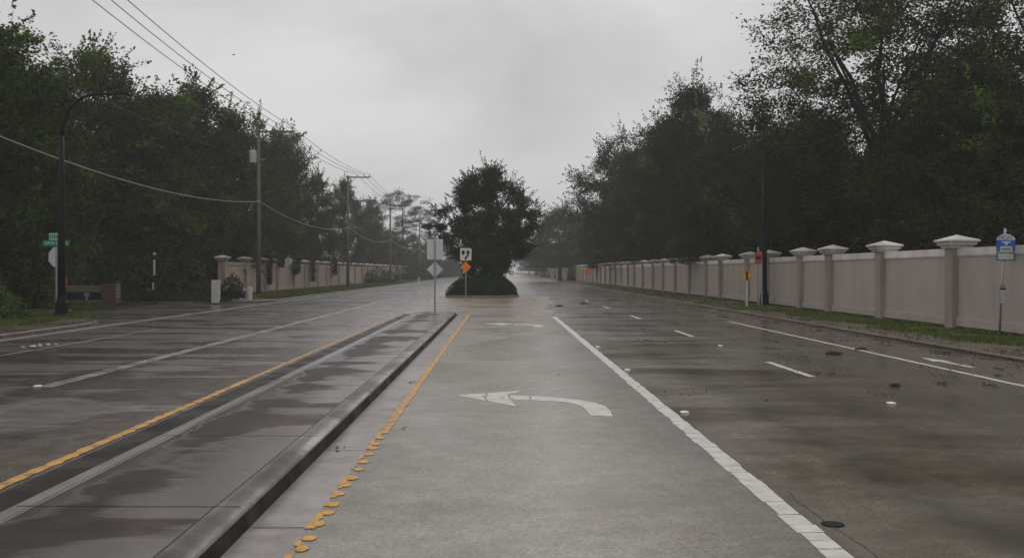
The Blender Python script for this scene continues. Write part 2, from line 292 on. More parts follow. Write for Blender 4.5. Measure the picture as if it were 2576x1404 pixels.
# ------------------------------------------------------------------ mesh helpers
class MB:
    def __init__(s): s.v = []; s.f = []
    def add(s, vs, fs):
        o = len(s.v); s.v += [tuple(v) for v in vs]; s.f += [tuple(i+o for i in f) for f in fs]
    def box(s, x0, x1, y0, y1, z0, z1, mtx=None):
        vs = [(x0, y0, z0), (x1, y0, z0), (x1, y1, z0), (x0, y1, z0), (x0, y0, z1), (x1, y0, z1), (x1, y1, z1), (x0, y1, z1)]
        if mtx: vs = [mtx @ Vector(v) for v in vs]
        s.add(vs, [(3, 2, 1, 0), (4, 5, 6, 7), (0, 1, 5, 4), (1, 2, 6, 5), (2, 3, 7, 6), (3, 0, 4, 7)]); return s
    def tube(s, pts, rad, n=8, cap=True):
        pts = [Vector(p) for p in pts]
        if not hasattr(rad, '__len__'): rad = [rad]*len(pts)
        vs = []; up = Vector((0.31, 0.17, 0.93))
        for i, p in enumerate(pts):
            d = (pts[min(i+1, len(pts)-1)]-pts[max(i-1, 0)]).normalized()
            u = up if abs(d.dot(up)) < 0.95 else Vector((1, 0, 0))
            a = d.cross(u).normalized(); b = d.cross(a)
            for k in range(n):
                th = 2*PI*k/n; vs.append(p+a*(rad[i]*math.cos(th))+b*(rad[i]*math.sin(th)))
        fs = []
        for i in range(len(pts)-1):
            for k in range(n):
                k2 = (k+1) % n; fs.append((i*n+k, i*n+k2, (i+1)*n+k2, (i+1)*n+k))
        if cap:
            fs.append(tuple(range(n-1, -1, -1))); fs.append(tuple((len(pts)-1)*n+k for k in range(n)))
        s.add(vs, fs); return s
    def lathe(s, prof, n=16, c=(0, 0, 0), square=False):
        """prof: (radius, z) list; square=True turns it into a 4-sided pyramid profile (radius = half side)"""
        vs = []
        for r, z in prof:
            if square:
                for sx, sy in ((-1, -1), (1, -1), (1, 1), (-1, 1)): vs.append((c[0]+sx*r, c[1]+sy*r, c[2]+z))
            else:
                for k in range(n):
                    th = 2*PI*k/n; vs.append((c[0]+r*math.cos(th), c[1]+r*math.sin(th), c[2]+z))
        m = 4 if square else n; fs = []
        for i in range(len(prof)-1):
            for k in range(m):
                k2 = (k+1) % m; fs.append((i*m+k, i*m+k2, (i+1)*m+k2, (i+1)*m+k))
        fs.append(tuple(range(m-1, -1, -1))); fs.append(tuple((len(prof)-1)*m+k for k in range(m)))
        s.add(vs, fs); return s
    def prism(s, poly, y0, y1):
        """poly of (x, z), extruded along y (front y0 faces the viewer)"""
        n = len(poly); vs = [(x, y0, z) for x, z in poly]+[(x, y1, z) for x, z in poly]
        fs = [tuple(range(n)), tuple(range(2*n-1, n-1, -1))]
        for k in range(n): fs.append((k, k+n, (k+1) % n+n, (k+1) % n))
        s.add(vs, fs); return s
    def slab(s, poly, z0, z1):
        """poly of (x, y) extruded upward"""
        n = len(poly); vs = [(x, y, z0) for x, y in poly]+[(x, y, z1) for x, y in poly]
        fs = [tuple(range(n-1, -1, -1)), tuple(range(n, 2*n))]
        for k in range(n): fs.append((k, (k+1) % n, (k+1) % n+n, k+n))
        s.add(vs, fs); return s
    def sheet(s, poly, z): s.add([(x, y, z) for x, y in poly], [tuple(range(len(poly)))]); return s
    def sweep(s, path, prof, closed=False):
        """sweep a profile of (offset_left, z) along a ground path of (x, y)"""
        n = len(prof); vs = []; P = [Vector((p[0], p[1], 0)) for p in path]; m = len(P)
        for i in range(m):
            a = P[i-1] if (closed or i > 0) else P[i]; b = P[(i+1) % m] if (closed or i < m-1) else P[i]
            d = (b-a).normalized(); nrm = Vector((-d.y, d.x, 0))
            for o, z in prof: vs.append(P[i]+nrm*o+Vector((0, 0, z)))
        fs = []
        for i in range(m if closed else m-1):
            j = (i+1) % m
            for k in range(n-1): fs.append((i*n+k, j*n+k, j*n+k+1, i*n+k+1))
        if not closed: fs += [tuple(range(n)), tuple((m-1)*n+k for k in range(n-1, -1, -1))]
        s.add(vs, fs); return s
    def mesh(s, name, m, smooth=False, bevel=0):
        me = bpy.data.meshes.new(name); me.from_pydata(s.v, [], s.f); me.materials.append(m)
        bm = bmesh.new(); bm.from_mesh(me); bmesh.ops.recalc_face_normals(bm, faces=bm.faces)
        if bevel: bmesh.ops.bevel(bm, geom=bm.edges[:], offset=bevel, segments=2, affect='EDGES', profile=0.6)
        bm.to_mesh(me); bm.free()
        if smooth: me.polygons.foreach_set('use_smooth', [True]*len(me.polygons))
        return me
    def build(s, name, m, parent=None, loc=(0, 0, 0), smooth=False, bevel=0):
        o = bpy.data.objects.new(name, s.mesh(name, m, smooth, bevel)); C.objects.link(o)
        o.location = loc
        if parent: o.parent = parent
        return o
def tag(o, label=None, cat=None, group=None, kind=None):
    if label: o['label'] = label
    if cat: o['category'] = cat
    if group: o['group'] = group
    if kind: o['kind'] = kind
    return o
def thing(name, label, cat, loc=(0, 0, 0), rz=0, group=None):
    o = bpy.data.objects.new(name, None); C.objects.link(o); o.location = loc; o.rotation_euler = (0, 0, rz)
    o.empty_display_size = 0.3
    return tag(o, label, cat, group)
def place(name, me, parent=None, loc=(0, 0, 0), rz=0):
    o = bpy.data.objects.new(name, me); C.objects.link(o); o.location = loc; o.rotation_euler = (0, 0, rz)
    if parent: o.parent = parent
    return o
def copy_tree(o, parent=None):
    c = o.copy(); C.objects.link(c)
    if parent: c.parent = parent
    for ch in list(o.children): copy_tree(ch, c)
    return c
def struct(o): o['kind'] = 'structure'; return o
def text_mesh(s, size, m, name='lettering'):
    cu = bpy.data.curves.new(name, 'FONT'); cu.body = s; cu.size = size; cu.align_x = 'CENTER'; cu.align_y = 'CENTER'; cu.extrude = 0.003
    o = bpy.data.objects.new(name, cu); C.objects.link(o)
    me = bpy.data.meshes.new_from_object(o.evaluated_get(bpy.context.evaluated_depsgraph_get()))
    bpy.data.objects.remove(o); me.materials.clear(); me.materials.append(m)
    return me

# ------------------------------------------------------------------ ground, road, kerbs, markings
ZN, ZF = -25, 2400
struct(MB().sheet([(-900, -60), (900, -60), (900, ZF), (-900, ZF)], -0.03).build('ground', M['soil']))
def strip(name, x0, x1, y0, y1, z, m, n=1): return struct(MB().sheet([(x0, y0), (x1, y0), (x1, y1), (x0, y1)], z).build(name, m))
strip('road_right', 2.2, 10.55, ZN, ZF, 0.0, M['asphalt_right'])
strip('road_left', -13.55, -4.28, ZN, ZF, 0.0, M['asphalt_left'])
strip('road_middle', -4.28, 2.2, 70.0, ZF, 0.0, M['asphalt_right'])
rg = random.Random(12)
edge = [(2.2, 41.0)]+[(2.2+0.05*(y_-41)+rg.uniform(-0.35, 0.35), y_) for y_ in range(43, 76, 2)]
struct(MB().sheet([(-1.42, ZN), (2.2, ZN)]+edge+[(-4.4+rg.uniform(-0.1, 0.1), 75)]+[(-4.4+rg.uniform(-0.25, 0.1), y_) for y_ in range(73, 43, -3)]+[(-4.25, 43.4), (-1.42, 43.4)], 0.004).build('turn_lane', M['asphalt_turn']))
# gutters either side of the separator, and along the outer kerbs
strip('gutter', -1.86, -1.42, ZN, 43.4, 0.002, M['gutter'])
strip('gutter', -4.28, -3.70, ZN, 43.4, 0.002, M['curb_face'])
strip('gutter', -13.98, -13.55, ZN, 400, 0.003, M['gutter'])
strip('gutter', 10.55, 10.86, ZN, 400, 0.003, M['asphalt_right'])
# the side street on the left
struct(MB().sheet([(-13.98, 30), (-13.98, 65), (-34, 65), (-34, 30)], 0.001).build('side_street', M['asphalt_left']))

# traffic separator: slab between two kerbs, tooled joints
Z1 = 42.6
sep_path = [(-1.86, ZN), (-1.86, 41.4), (-1.93, 42.1), (-2.15, 42.5), (-2.5, Z1), (-3.2, Z1), (-3.52, 42.45), (-3.66, 42.1), (-3.70, 41.5), (-3.70, ZN)]
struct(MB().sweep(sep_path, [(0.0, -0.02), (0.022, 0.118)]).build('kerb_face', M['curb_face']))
struct(MB().sweep(sep_path, [(0.022, 0.118), (0.032, 0.132), (0.052, 0.144), (0.085, 0.152), (0.13, 0.156), (0.25, 0.157)]).build('kerb', M['separator_kerb'], smooth=True))
ins = [(-2.11, ZN), (-2.11, 41.6), (-2.3, 42.2), (-2.6, 42.35), (-3.15, 42.35), (-3.38, 42.2), (-3.45, 41.6), (-3.45, ZN)]
struct(MB().sheet(ins, 0.1555).build('separator', M['concrete_sep']))
j = MB()
j.sheet([(-2.122, ZN), (-2.106, ZN), (-2.106, 41.6), (-2.122, 41.6)], 0.157)
y = 7.24-3.11*6
while y < 42:
    j.sheet([(-3.60, y), (-1.92, y-0.02), (-1.92, y-0.005), (-3.60, y+0.014)], 0.1585)
    j.sheet([(-1.84, y-0.03), (-1.44, y-0.03), (-1.44, y-0.018), (-1.84, y-0.018)], 0.0065)
    y += 3.11
struct(j.build('joint', M['joint']))

# outer kerbs, verges, footpaths
kp = [(0, 0.0), (0.0, 0.11), (0.03, 0.135), (0.16, 0.14), (0.16, 0.0)]
lnear = [(-13.98, ZN), (-13.98, 31.5), (-14.1, 33.5), (-14.6, 35.4), (-15.6, 36.9), (-17.2, 38.6), (-18.4, 41.5), (-20, 45.5), (-26, 48.5), (-34, 49.5)]
struct(MB().sweep(lnear, kp).build('kerb', M['concrete_curb']))
lfar = [(-34, 56.5), (-19, 56.7), (-16.5, 57.3), (-14.9, 58.6), (-14.1, 60.6), (-13.98, 63), (-13.98, 400)]
struct(MB().sweep(lfar, kp).build('kerb', M['concrete_curb']))
struct(MB().slab([(p[0]-0.15, p[1]) for p in lnear]+[(-70, 50), (-70, ZN)], -0.025, 0.125).build('verge', M['turf']))
struct(MB().slab([(-70, 56.7)]+[(p[0]-0.12, p[1]+0.12) for p in lfar[1:]]+[(-70, 400)], -0.025, 0.12).build('verge', M['turf']))
struct(MB().sweep([(10.86, 400), (10.86, ZN)], [(0, 0.0), (0.0, 0.07), (0.03, 0.09), (0.16, 0.095), (0.16, 0.0)]).build('kerb', M['sidewalk']))
struct(MB().slab([(11.0, ZN), (70, ZN), (70, 400), (11.0, 400)], 0.0, 0.085).build('verge', M['turf']))
strip('footpath', 11.03, 12.45, ZN, 46, 0.093, M['sidewalk'])
struct(MB().sheet([(-15.75, ZN), (-14.15, ZN), (-14.15, 31.5), (-14.7, 35.2), (-15.75, 36.6)], 0.133).build('footpath', M['sidewalk']))
struct(MB().sheet([(-17.5, 40.0), (-20.5, 41.5), (-26, 44.0), (-26, 45.6), (-20, 43.5), (-18.0, 41.2)], 0.135).build('footpath', M['sidewalk']))

# markings -----------------------------------------------------
rng = random.Random(4)
def blob(mb, cx, cy, rx, ry, z, h):
    n = 10; ph = rng.random()*6
    ring = lambda k, s_: [(cx+s_*rx*(1+0.10*math.sin(3*a+ph))*math.cos(a), cy+s_*ry*(1+0.10*math.cos(2*a+ph))*math.sin(a), k) for a in [2*PI*i/n for i in range(n)]]
    vs = ring(z, 1.0)+ring(z+h*0.7, 0.93)+ring(z+h, 0.6); fs = []
    for r_ in range(2):
        for k in range(n): fs.append((r_*n+k, r_*n+(k+1) % n, (r_+1)*n+(k+1) % n, (r_+1)*n+k))
    fs.append(tuple(range(2*n, 3*n))); mb.add(vs, fs)
def ragged(mb, x0, x1, y0, y1, z, step=0.12, amp=0.012):
    n = max(2, int((y1-y0)/step)); 
    a = [(x0+rng.uniform(-amp, amp), y0+(y1-y0)*i/n) for i in range(n+1)]; b = [(x1+rng.uniform(-amp, amp), y0+(y1-y0)*i/n) for i in range(n+1)]
    vs = [(*p, z) for p in a]+[(*p, z) for p in b]
    mb.add(vs, [(i, n+1+i, n+2+i, i+1) for i in range(n)])
# right yellow edge line: thin worn paint under round studs of thermoplastic
q = MB(); ragged(q, -1.425, -1.315, 11.5, 43.5, 0.010); struct(q.build('road_marking', M['yellow_worn']))
q = MB(); y = 3.0
while y < 11.5:
    L_ = rng.uniform(0.1, 0.5)
    ragged(q, -1.43, -1.43+rng.uniform(0.02, 0.06), y, y+L_, 0.010, 0.05, 0.014); y += L_+rng.uniform(0.05, 0.35)
y = 3.0
while y < 43.4:
    blob(q, -1.365+rng.uniform(-0.012, 0.012), y, 0.055+rng.uniform(-0.008, 0.008), 0.080+rng.uniform(-0.01, 0.012), 0.009, 0.006)
    y += rng.choice([0.26, 0.30, 0.34, 0.38, 0.40])
struct(q.build('road_marking', M['yellow_paint'], smooth=True))
# left yellow edge line
q = MB(); ragged(q, -4.475, -4.36, ZN, 42.0, 0.006); struct(q.build('road_marking', M['yellow_worn']))
q = MB(); y = 3.0
while y < 17:
    blob(q, -4.415+rng.uniform(-0.01, 0.01), y, 0.068, 0.15+rng.uniform(-0.02, 0.02), 0.006, 0.006); y += rng.uniform(0.33, 0.42)*(1 if y < 14 else rng.choice([1, 1, 2]))
struct(q.build('road_marking', M['yellow_paint'], smooth=True))
# solid white line right of the turn lane, cast in short slabs with cracks between them
q = MB(); y = ZN
while y < 40.8:
    L_ = rng.uniform(0.20, 0.42)
    o1, o2 = rng.uniform(-.012, .012), rng.uniform(-.012, .012)
    sk = rng.uniform(-0.02, 0.02)
    q.slab([(2.165+o1, y), (2.345+o2, y+sk), (2.345+o2, y+L_-0.014+sk), (2.25, y+L_-0.012), (2.165+o1, y+L_-0.018)], 0.0, 0.011); y += L_
struct(q.build('road_marking', M['white_paint']))
# lane dashes, right edge line
q = MB()
for y0 in (17.55, 28.4, 39.0, 50.0, 62.0):
    ragged(q, 5.56, 5.69, y0, y0+2.9, 0.004)
ragged(q, 8.62, 8.74, ZN, 37, 0.004)
struct(q.build('road_marking', M['white_paint']))
# left lane lines, worn
q = MB(); ragged(q, -7.62, -7.34, 16, 62, 0.004, amp=0.014); ragged(q, -11.34, -11.2, 6, 32.2, 0.004, amp=0.02)
ragged(q, -11.34, -11.2, 66, 120, 0.004)
for y0 in (66, 78, 90, 102): ragged(q, -7.55, -7.41, y0, y0+3, 0.004)
struct(q.build('road_marking', M['worn_paint']))
# turn arrows: four castings with gaps
def zp(x, y_): return G((1260+x/5.152)/1.1207, (1080+y_/5.152)/1.1207)
pieces = [
 [(135, 182), (560, 152), (560, 196), (520, 192), (565, 262)],
 [(590, 150), (1090, 118), (1040, 136), (905, 160), (880, 185), (905, 240), (1008, 344), (760, 300), (602, 268), (552, 200), (590, 200)],
 [(915, 184), (1060, 187), (1190, 194), (1198, 250), (1040, 250), (930, 246)],
 [(1222, 196), (1450, 207), (1700, 230), (1950, 255), (2150, 290), (2290, 338), (2360, 395), (2412, 490), (2092, 480), (2040, 420), (1970, 348), (1850, 306), (1640, 274), (1400, 263), (1232, 254)]]
for dy in (0.0, 20.45):
    q = MB()
    for pc in pieces:
        P = [zp(*p) for p in pc]; P = [(x, y_+dy) for x, y_ in P]
        q.slab(P[::-1], 0.0, 0.010)
    struct(q.build('road_marking', M['white_paint']))
# cycle lane arrow on the right, worn cycle symbol on the left
q = MB(); q.slab([(9.30, 19.3), (9.42, 19.3), (9.40, 20.6), (9.52, 20.55), (9.30, 21.5), (9.14, 20.55), (9.28, 20.6)], 0, 0.006)
struct(q.build('road_marking', M['white_paint']))
q = MB()
for a, b, yy, d in ((52, 66, 873.5, 3), (74, 93, 871, 5), (95, 107, 868.5, 6), (115, 128, 866.5, 5), (136, 147, 866, 3)):
    P = [G(a+2, yy-d/2), G(b-3, yy-d/2), G(b, yy+d/2), G(a, yy+d/2*0.6)]
    q.sheet(P[::-1], 0.005)
struct(q.build('road_marking', M['chipped_paint']))
# cracks in the right lane
q = MB(); 
def crack(pts, w_):
    for (xa, ya), (xb, yb) in zip(pts, pts[1:]): q.sheet([(xa-w_, ya), (xa+w_, ya), (xb+w_, yb), (xb-w_, yb)], 0.005)
x = 2.50; y = 3.0; pts = []
while y < 8.6:
    pts.append((x, y)); x += rng.uniform(-0.03, 0.03); x += (2.50-x)*0.2; y += rng.uniform(0.08, 0.22)
crack(pts, 0.0028)
struct(q.build('road_crack', M['joint']))

# median island: kerb ring, soil bed
med = []
for k in range(0, 13):
    a = PI+PI*k/12; med.append((-1.3+2.75*math.cos(a), 72.6+2.4*math.sin(a)))
med = med+[(1.45, 150), (-4.05, 150)]
struct(MB().sweep(med, [(0.0, 0.0), (0.02, 0.12), (0.05, 0.15), (0.2, 0.155), (0.2, 0.0)], closed=True).build('kerb', M['silt']))
struct(MB().sheet([(-1.3+(p[0]+1.3)*0.93, 72.8+(p[1]-72.8)*0.93 if p[1] < 80 else p[1]-0.2) for p in med], 0.14).build('median_bed', M['soil']))

# ------------------------------------------------------------------ foliage makers
def leaf_mesh(name, cen, size, m, seed, flat=0.0, aspect=0.55, droop=0.0):
    """many diamond leaves, one island each"""
    r = np.random.default_rng(seed); n = len(cen)
    d = r.normal(size=(n, 3)); d[:, 2] = d[:, 2]*(1-flat)-droop; d /= np.linalg.norm(d, axis=1)[:, None]
    u = r.normal(size=(n, 3)); u[:, 2] *= (1-flat); s_ = np.cross(d, u); s_ /= np.linalg.norm(s_, axis=1)[:, None]+1e-9
    L_ = (size*(0.6+0.8*r.random(n)))[:, None]; Wd = L_*aspect
    v = np.empty((n, 4, 3)); v[:, 0] = cen-d*L_*0.5; v[:, 1] = cen+s_*Wd*0.5; v[:, 2] = cen+d*L_*0.5; v[:, 3] = cen-s_*Wd*0.5
    me = bpy.data.meshes.new(name)
    me.vertices.add(n*4); me.vertices.foreach_set('co', v.reshape(-1).astype(np.float32))
    me.loops.add(n*4); me.loops.foreach_set('vertex_index', np.arange(n*4, dtype=np.int32))
    me.polygons.add(n); me.polygons.foreach_set('loop_start', np.arange(0, n*4, 4, dtype=np.int32))
    me.materials.append(m); me.update(calc_edges=True); me.validate()
    return me
def clump_points(r, c, rad, n, flat=0.65):
    p = r.normal(size=(n, 3)); p /= np.linalg.norm(p, axis=1)[:, None]+1e-9
    p *= (rad*r.random(n)**0.45)[:, None]; p[:, 2] *= flat
    return p+c
def make_tree(seed, Ht, trunk_r, base, prof, nclump, crad, nleaf, lsize, lm, bark, offset=(0, 0), sprig=4, shell=0.55, aspect=0.55, flat=0.3, clflat=0.65, trunk_top=0.75, lean=0.0, forks=0, zmin=0.25):
    """prof(t) -> crown radius at relative height t (0 base .. 1 top); returns (trunk mesh, crown mesh)"""
    r = np.random.default_rng(seed)
    mb = MB()
    ox, oy = offset
    def axis(z):
        t = max(0.0, min(1.0, z/Ht)); return np.array([ox*t**1.3+lean*math.sin(t*4+seed), oy*t**1.3+lean*math.cos(t*3+seed), z])
    zs = np.linspace(0, Ht*trunk_top, 9)
    pts = [axis(z) for z in zs]; rad = [trunk_r*(1.25 if i == 0 else 1)*(1-0.86*(z/(Ht*trunk_top))) +0.02 for i, z in enumerate(zs)]
    mb.tube(pts, rad, 9)
    nodes = [(p, rr) for p, rr in zip(pts[2:], rad[2:])]
    for k in range(forks):
        a = 6.28*(k+0.3*r.random())/forks; z0 = Ht*(0.36+0.10*r.random()); p0 = axis(z0); out_ = prof(0.6)*(0.45+0.35*r.random()); z1_ = Ht*(0.86+0.1*r.random())
        lp_ = []
        for q in range(7):
            u = q/6; lp_.append(p0+np.array([math.cos(a)*out_*u**1.2, math.sin(a)*out_*u**1.2, (z1_-z0)*u])+r.normal(size=3)*0.12*(q > 0))
        lr = [trunk_r*0.48*(1-0.88*q/6)+0.012 for q in range(7)]
        mb.tube(lp_, lr, 7, cap=False); nodes += [(p, rr) for p, rr in zip(lp_[1:], lr[1:])]
    ph = r.random(4)*6.28
    cl = []
    for i in range(nclump):
        t = r.random(); 
        for _ in range(6):
            if r.random() < prof(t)/max(prof(x_/10) for x_ in range(11)): break
            t = r.random()
        a = r.random()*6.28
        R_ = prof(t)*(1+0.16*math.sin(2*a+ph[0]+3*t)+0.13*math.sin(3*a+ph[1]-5*t))
        q_ = (shell+(1-shell)*r.random()) if r.random() < 0.72 else r.random()*0.7
        z = base+(Ht-base)*t
        c = axis(z)+np.array([math.cos(a)*R_*q_, math.sin(a)*R_*q_, 0]); cl.append(c)
    cl.sort(key=lambda c: np.linalg.norm(c-axis(min(c[2], Ht*trunk_top))))
    pl = []
    for c in cl:
        best = min(nodes, key=lambda nd: np.linalg.norm(c-nd[0])+(4 if nd[0][2] > c[2]+0.3 else 0)+0.35*abs(c[2]-nd[0][2]-1.0))
        p0, r0 = best; d = c-p0; ln = np.linalg.norm(d)
        mid = p0+d*0.5+np.array([0, 0, -0.06*ln])+r.normal(size=3)*0.05*ln
        r1 = min(r0*0.62, 0.02+0.022*ln)
        mb.tube([p0, p0*0.25+mid*0.75*1.0+0*d if False else p0+(mid-p0)*0.5, mid, c], [r1, r1*0.85, r1*0.65, 0.012], 5, cap=False)
        nodes.append((mid, r1*0.65)); nodes.append((c, 0.02))
        rr = crad*(0.65+0.7*r.random())
        pl.append(clump_points(r, c, rr, int(nleaf*(rr/crad)**2), clflat))
        for _ in range(sprig):
            od = (c-axis(c[2]-0.8)); od = od/(np.linalg.norm(od)+1e-6)+r.normal(size=3)*0.7; od /= np.linalg.norm(od)
            L_ = rr*(1.0+0.9*r.random()); k = int(nleaf*0.10)
            s_ = r.random(k); pp = c+od*(rr*0.4)+np.outer(s_, od*L_)+r.normal(size=(k, 3))*(0.16*rr*(1.15-s_))[:, None]
            pl.append(pp)
            if sprig: mb.tube([c, c+od*(rr*0.4+L_*0.8)], [0.014, 0.006], 3, cap=False)
    P = np.concatenate(pl)
    P = P[P[:, 2] > zmin]
    return mb.mesh('trunk', bark, smooth=True), leaf_mesh('crown', P, lsize, lm, seed+1, flat=flat, aspect=aspect)
def sup(t, pk=0.45, lo=0.35, p=0.75):
    """egg profile: lo at the base, 1 at pk, about 0.1 at the top"""
    if t < pk: return lo+(1-lo)*math.sin(0.5*PI*t/pk)
    return max(0.08, math.cos(0.5*PI*(t-pk)/(1-pk))**p)
TREES = {}
# unit notes: built at true size, then scaled per tree
for i in range(4):
    TREES['wood%d' % i] = make_tree(20+i, 16, 0.26, 0.6+0.5*(i % 2), lambda t: 4.3*sup(t, 0.42+0.08*(i % 3), 0.75, 0.62), 165, 1.15, 320, 0.205, M['leaf_wood'], M['bark'], trunk_top=0.86, lean=0.35, sprig=4)
for i in range(3):
    TREES['oak%d' % i] = make_tree(40+i, 16, 0.34, 1.8, lambda t: 6.6*sup(t, 0.42, 0.65, 0.6), 240, 1.25, 280, 0.205, M['leaf_oak'], M['bark_dark'], trunk_top=0.7, lean=0.5, sprig=4, zmin=2.9)
TREES['loose'] = make_tree(61, 19, 0.36, 5.5, lambda t: 8.6*sup(t, 0.50, 0.4, 0.55), 440, 0.85, 95, 0.18, M['leaf_loose'], M['bark_dark'], forks=7, trunk_top=0.70, lean=0.3, sprig=5, shell=0.35)
TREES['median'] = make_tree(71, 10.6, 0.17, 1.3, lambda t: float(np.interp(t, [0, .14, .22, .35, .48, .62, .8, .93, 1], [1.5, 2.4, 3.2, 4.2, 4.6, 4.2, 3.2, 1.4, 0.2])), 225, 0.74, 400, 0.145, M['leaf_median'], M['bark_dark'], trunk_top=0.95, lean=0.05, sprig=5, clflat=0.6)
for i in range(2):
    TREES['pine%d' % i] = make_tree(81+i, 21, 0.24, 11.0, lambda t: 5.2*sup(t, 0.70, 0.30, 0.45), 62, 1.15, 130, 0.34, M['leaf_pine'], M['bark_dark'], trunk_top=0.95, sprig=3, clflat=0.45, aspect=0.25)
def tree(kind, X, Z, top, label, rad=1.0, rz=None, group=None, name='broadleaf_tree', base_z=0.0):
    tr, crn = TREES[kind]; h0 = {'w': 16.6, 'o': 16.6, 'l': 19.6, 'm': 11.0, 'p': 21.6}[kind[0]]
    s_ = top/h0
    o = thing(name, label, 'tree', (X, Z, base_z), rng.uniform(0, 6.28) if rz is None else rz, group)
    o.scale = (s_*rad, s_*rad, s_)
    place('trunk', tr, o); place('crown', crn, o)
    return o
def tp(kind, px, py, X, label, **kw):
    """a tree whose top shows at pixel (px, py), standing on the line x = X"""
    Z = X*F/(px-VX); return tree(kind, X, Z, ht(py, Z), label, **kw)

# left wood, front row
GL = 'trees of the wood along the left roadside'
fl = [
 ('wood0', -20, 30, -23.5, 'tall dark tree filling the left edge of the photo, highest of the left wood'),
 ('wood1', 78, 150, -28.5, 'broad dark tree standing right behind the black curved street lamp'),
 ('wood2', 228, 112, -28.0, 'high peaked tree just right of the curved lamp arm'),
 ('wood3', 335, 178, -26.5, 'dark tree behind the low brick and timber sign'),
 ('wood0', 412, 222, -26, 'tree with a dip in its crown, behind the slim white-tipped post'),
 ('wood2', 500, 205, -24.8, 'tree with a ragged twin peak, behind the white utility pedestal'),
 ('wood1', 590, 288, -24.5, 'dark tree behind the first brick-coloured pier of the left wall'),
 ('wood3', 664, 280, -25.5, 'tree rising directly behind the pole that carries the transformer'),
 ('wood0', 722, 322, -25.5, 'tree standing out to the right of the first pole crossarm'),
 ('wood2', 795, 432, -25.5, 'lower tree between the first and second utility poles'),
 ('wood1', 862, 446, -25.5, 'round dark tree crowning behind the second utility pole'),
 ('wood3', 932, 494, -25.5, 'smaller hazy tree just right of the second utility pole')]
for k, px, py, X, lb in fl: tp(k, px, py, X, lb, group=GL, rad=1.0 if px < 560 else (0.72 if px < 760 else 0.62))
# second row closing the wood
bl = [(-34, 46, 13), (-33, 58, 14), (-35, 70, 14.5), (-34, 84, 14), (-34, 100, 14), (-35, 118, 12), (-34, 138, 10), (-35, 160, 10), (-41, 66, 15), (-42, 92, 15)]
for i, (X, Z, h) in enumerate(bl):
    tree('wood%d' % (i % 4), X, Z, h, 'shaded tree deep in the left wood behind the front trees', group='shaded trees deep in the left wood')
tree('pine0', -23.2, 232, 21.3, 'tall hazy pine with an open flat-topped crown, beyond the third pole', group='pines beyond the poles', name='pine_tree', rad=1.15)
tree('pine1', -18.6, 252, 18.5, 'thinner hazy pine between the tall pine and the median tree', group='pines beyond the poles', name='pine_tree')
tree('pine1', -29.5, 215, 18.5, 'faint pine left of the tall pine, above the third pole', group='pines beyond the poles', name='pine_tree')
far = [('wood1', -25, 190, 12.5), ('wood0', -24, 215, 11), ('wood2', -22, 245, 11.5), ('wood3', -19, 270, 12), ('wood0', -15.5, 300, 12.5), ('oak1', -12.5, 345, 12), ('oak0', -30, 260, 13)]
for k, X, Z, h in far: tree(k, X, Z, h, 'faded tree far down the left side, half lost in the rain haze', group='faded trees far down the left side')

def leaning(label, x0, y0, x1, h):
    t = thing('leaning_tree', label, 'tree', (x0, y0, 0.1)); r = np.random.default_rng(5)
    d = x1-x0
    MB().tube([(0, 0, 0), (d*0.12, 0.1, h*0.22), (d*0.42, 0.2, h*0.5), (d*0.7, 0.2, h*0.74), (d, 0.1, h)], [0.17, 0.14, 0.12, 0.09, 0.03], 9).build('trunk', M['bark'], t, smooth=True)
    P = np.concatenate([clump_points(r, np.array([d*u+r.normal()*0.6, r.normal()*0.6, h*v]), 0.9, 220, 0.6) for u, v in ((0.8, 0.85), (1, 1), (1.15, 0.95), (0.9, 1.08), (1.2, 1.1))])
    place('crown', leaf_mesh('crown', P, 0.24, M['leaf_wood'], 77), t)
leaning('slim grey trunk leaning to the right behind the timber and brick sign', gx(166, 54), 54.5, gx(275, 54), 6.6)
leaning('thin pale trunk leaning left at the far left behind the bright green bush', gx(80, 46), 46.5, gx(40, 46), 5.5)

# right side, behind the wall
GR = 'trees behind the right wall'
tree('loose', 20.6, 52, 18.6, 'big open-crowned tree at the upper right with branches showing against the sky', group=GR, rz=0.6)
tree('loose', 28.0, 47, 18.0, 'second open-crowned tree at the upper right corner of the photo', group=GR, rz=2.4)
tree('oak0', 21.5, 43, 11.2, 'dense dark oak over the wall behind the bus stop sign', group=GR, rad=1.05)
tree('oak1', 19.5, 60, 12.0, 'dense dark oak behind the black lamp post on the right', group=GR, rad=1.0)
tree('oak2', 19.0, 74, 14.0, 'dark oak between the big open tree and the tree with yellow-green sprigs', group=GR, rad=0.95)
tree('oak0', 18.4, 90, 19.0, 'tall oak with a thin side top and yellow-green sprigs near its peak', group=GR, rad=0.72, rz=1.0)
tree('oak1', 18.0, 106, 18.6, 'tall oak with feathery top left of the one with yellow-green sprigs', group=GR, rad=0.78, rz=4.0)
tree('oak2', 16.3, 124, 19.6, 'oak leaning out over the wall, its crown ending the right-hand wood', group=GR, rad=0.80, rz=2.2)
tree('oak0', 17.0, 146, 13.5, 'lower oak beneath the leaning crown at the end of the right wood', group=GR, rad=0.9)
tree('oak1', 12.6, 195, 14.8, 'hazy grey-green rounded tree beside the far end of the right wall', group=GR, rad=1.35)
tree('oak2', 20.5, 185, 14.0, 'hazy tree between the leaning oak and the rounded far tree', group=GR)
for i, (X, Z, h) in enumerate([(31, 58, 13), (30, 72, 13), (29, 88, 14), (28, 104, 15), (28, 122, 15), (27, 142, 14), (26, 165, 13), (36, 50, 13), (38, 66, 13)]):
    tree('oak%d' % (i % 3), X, Z, h, 'shaded oak deep behind the right wall and its front trees', group='shaded oaks deep behind the right wall')
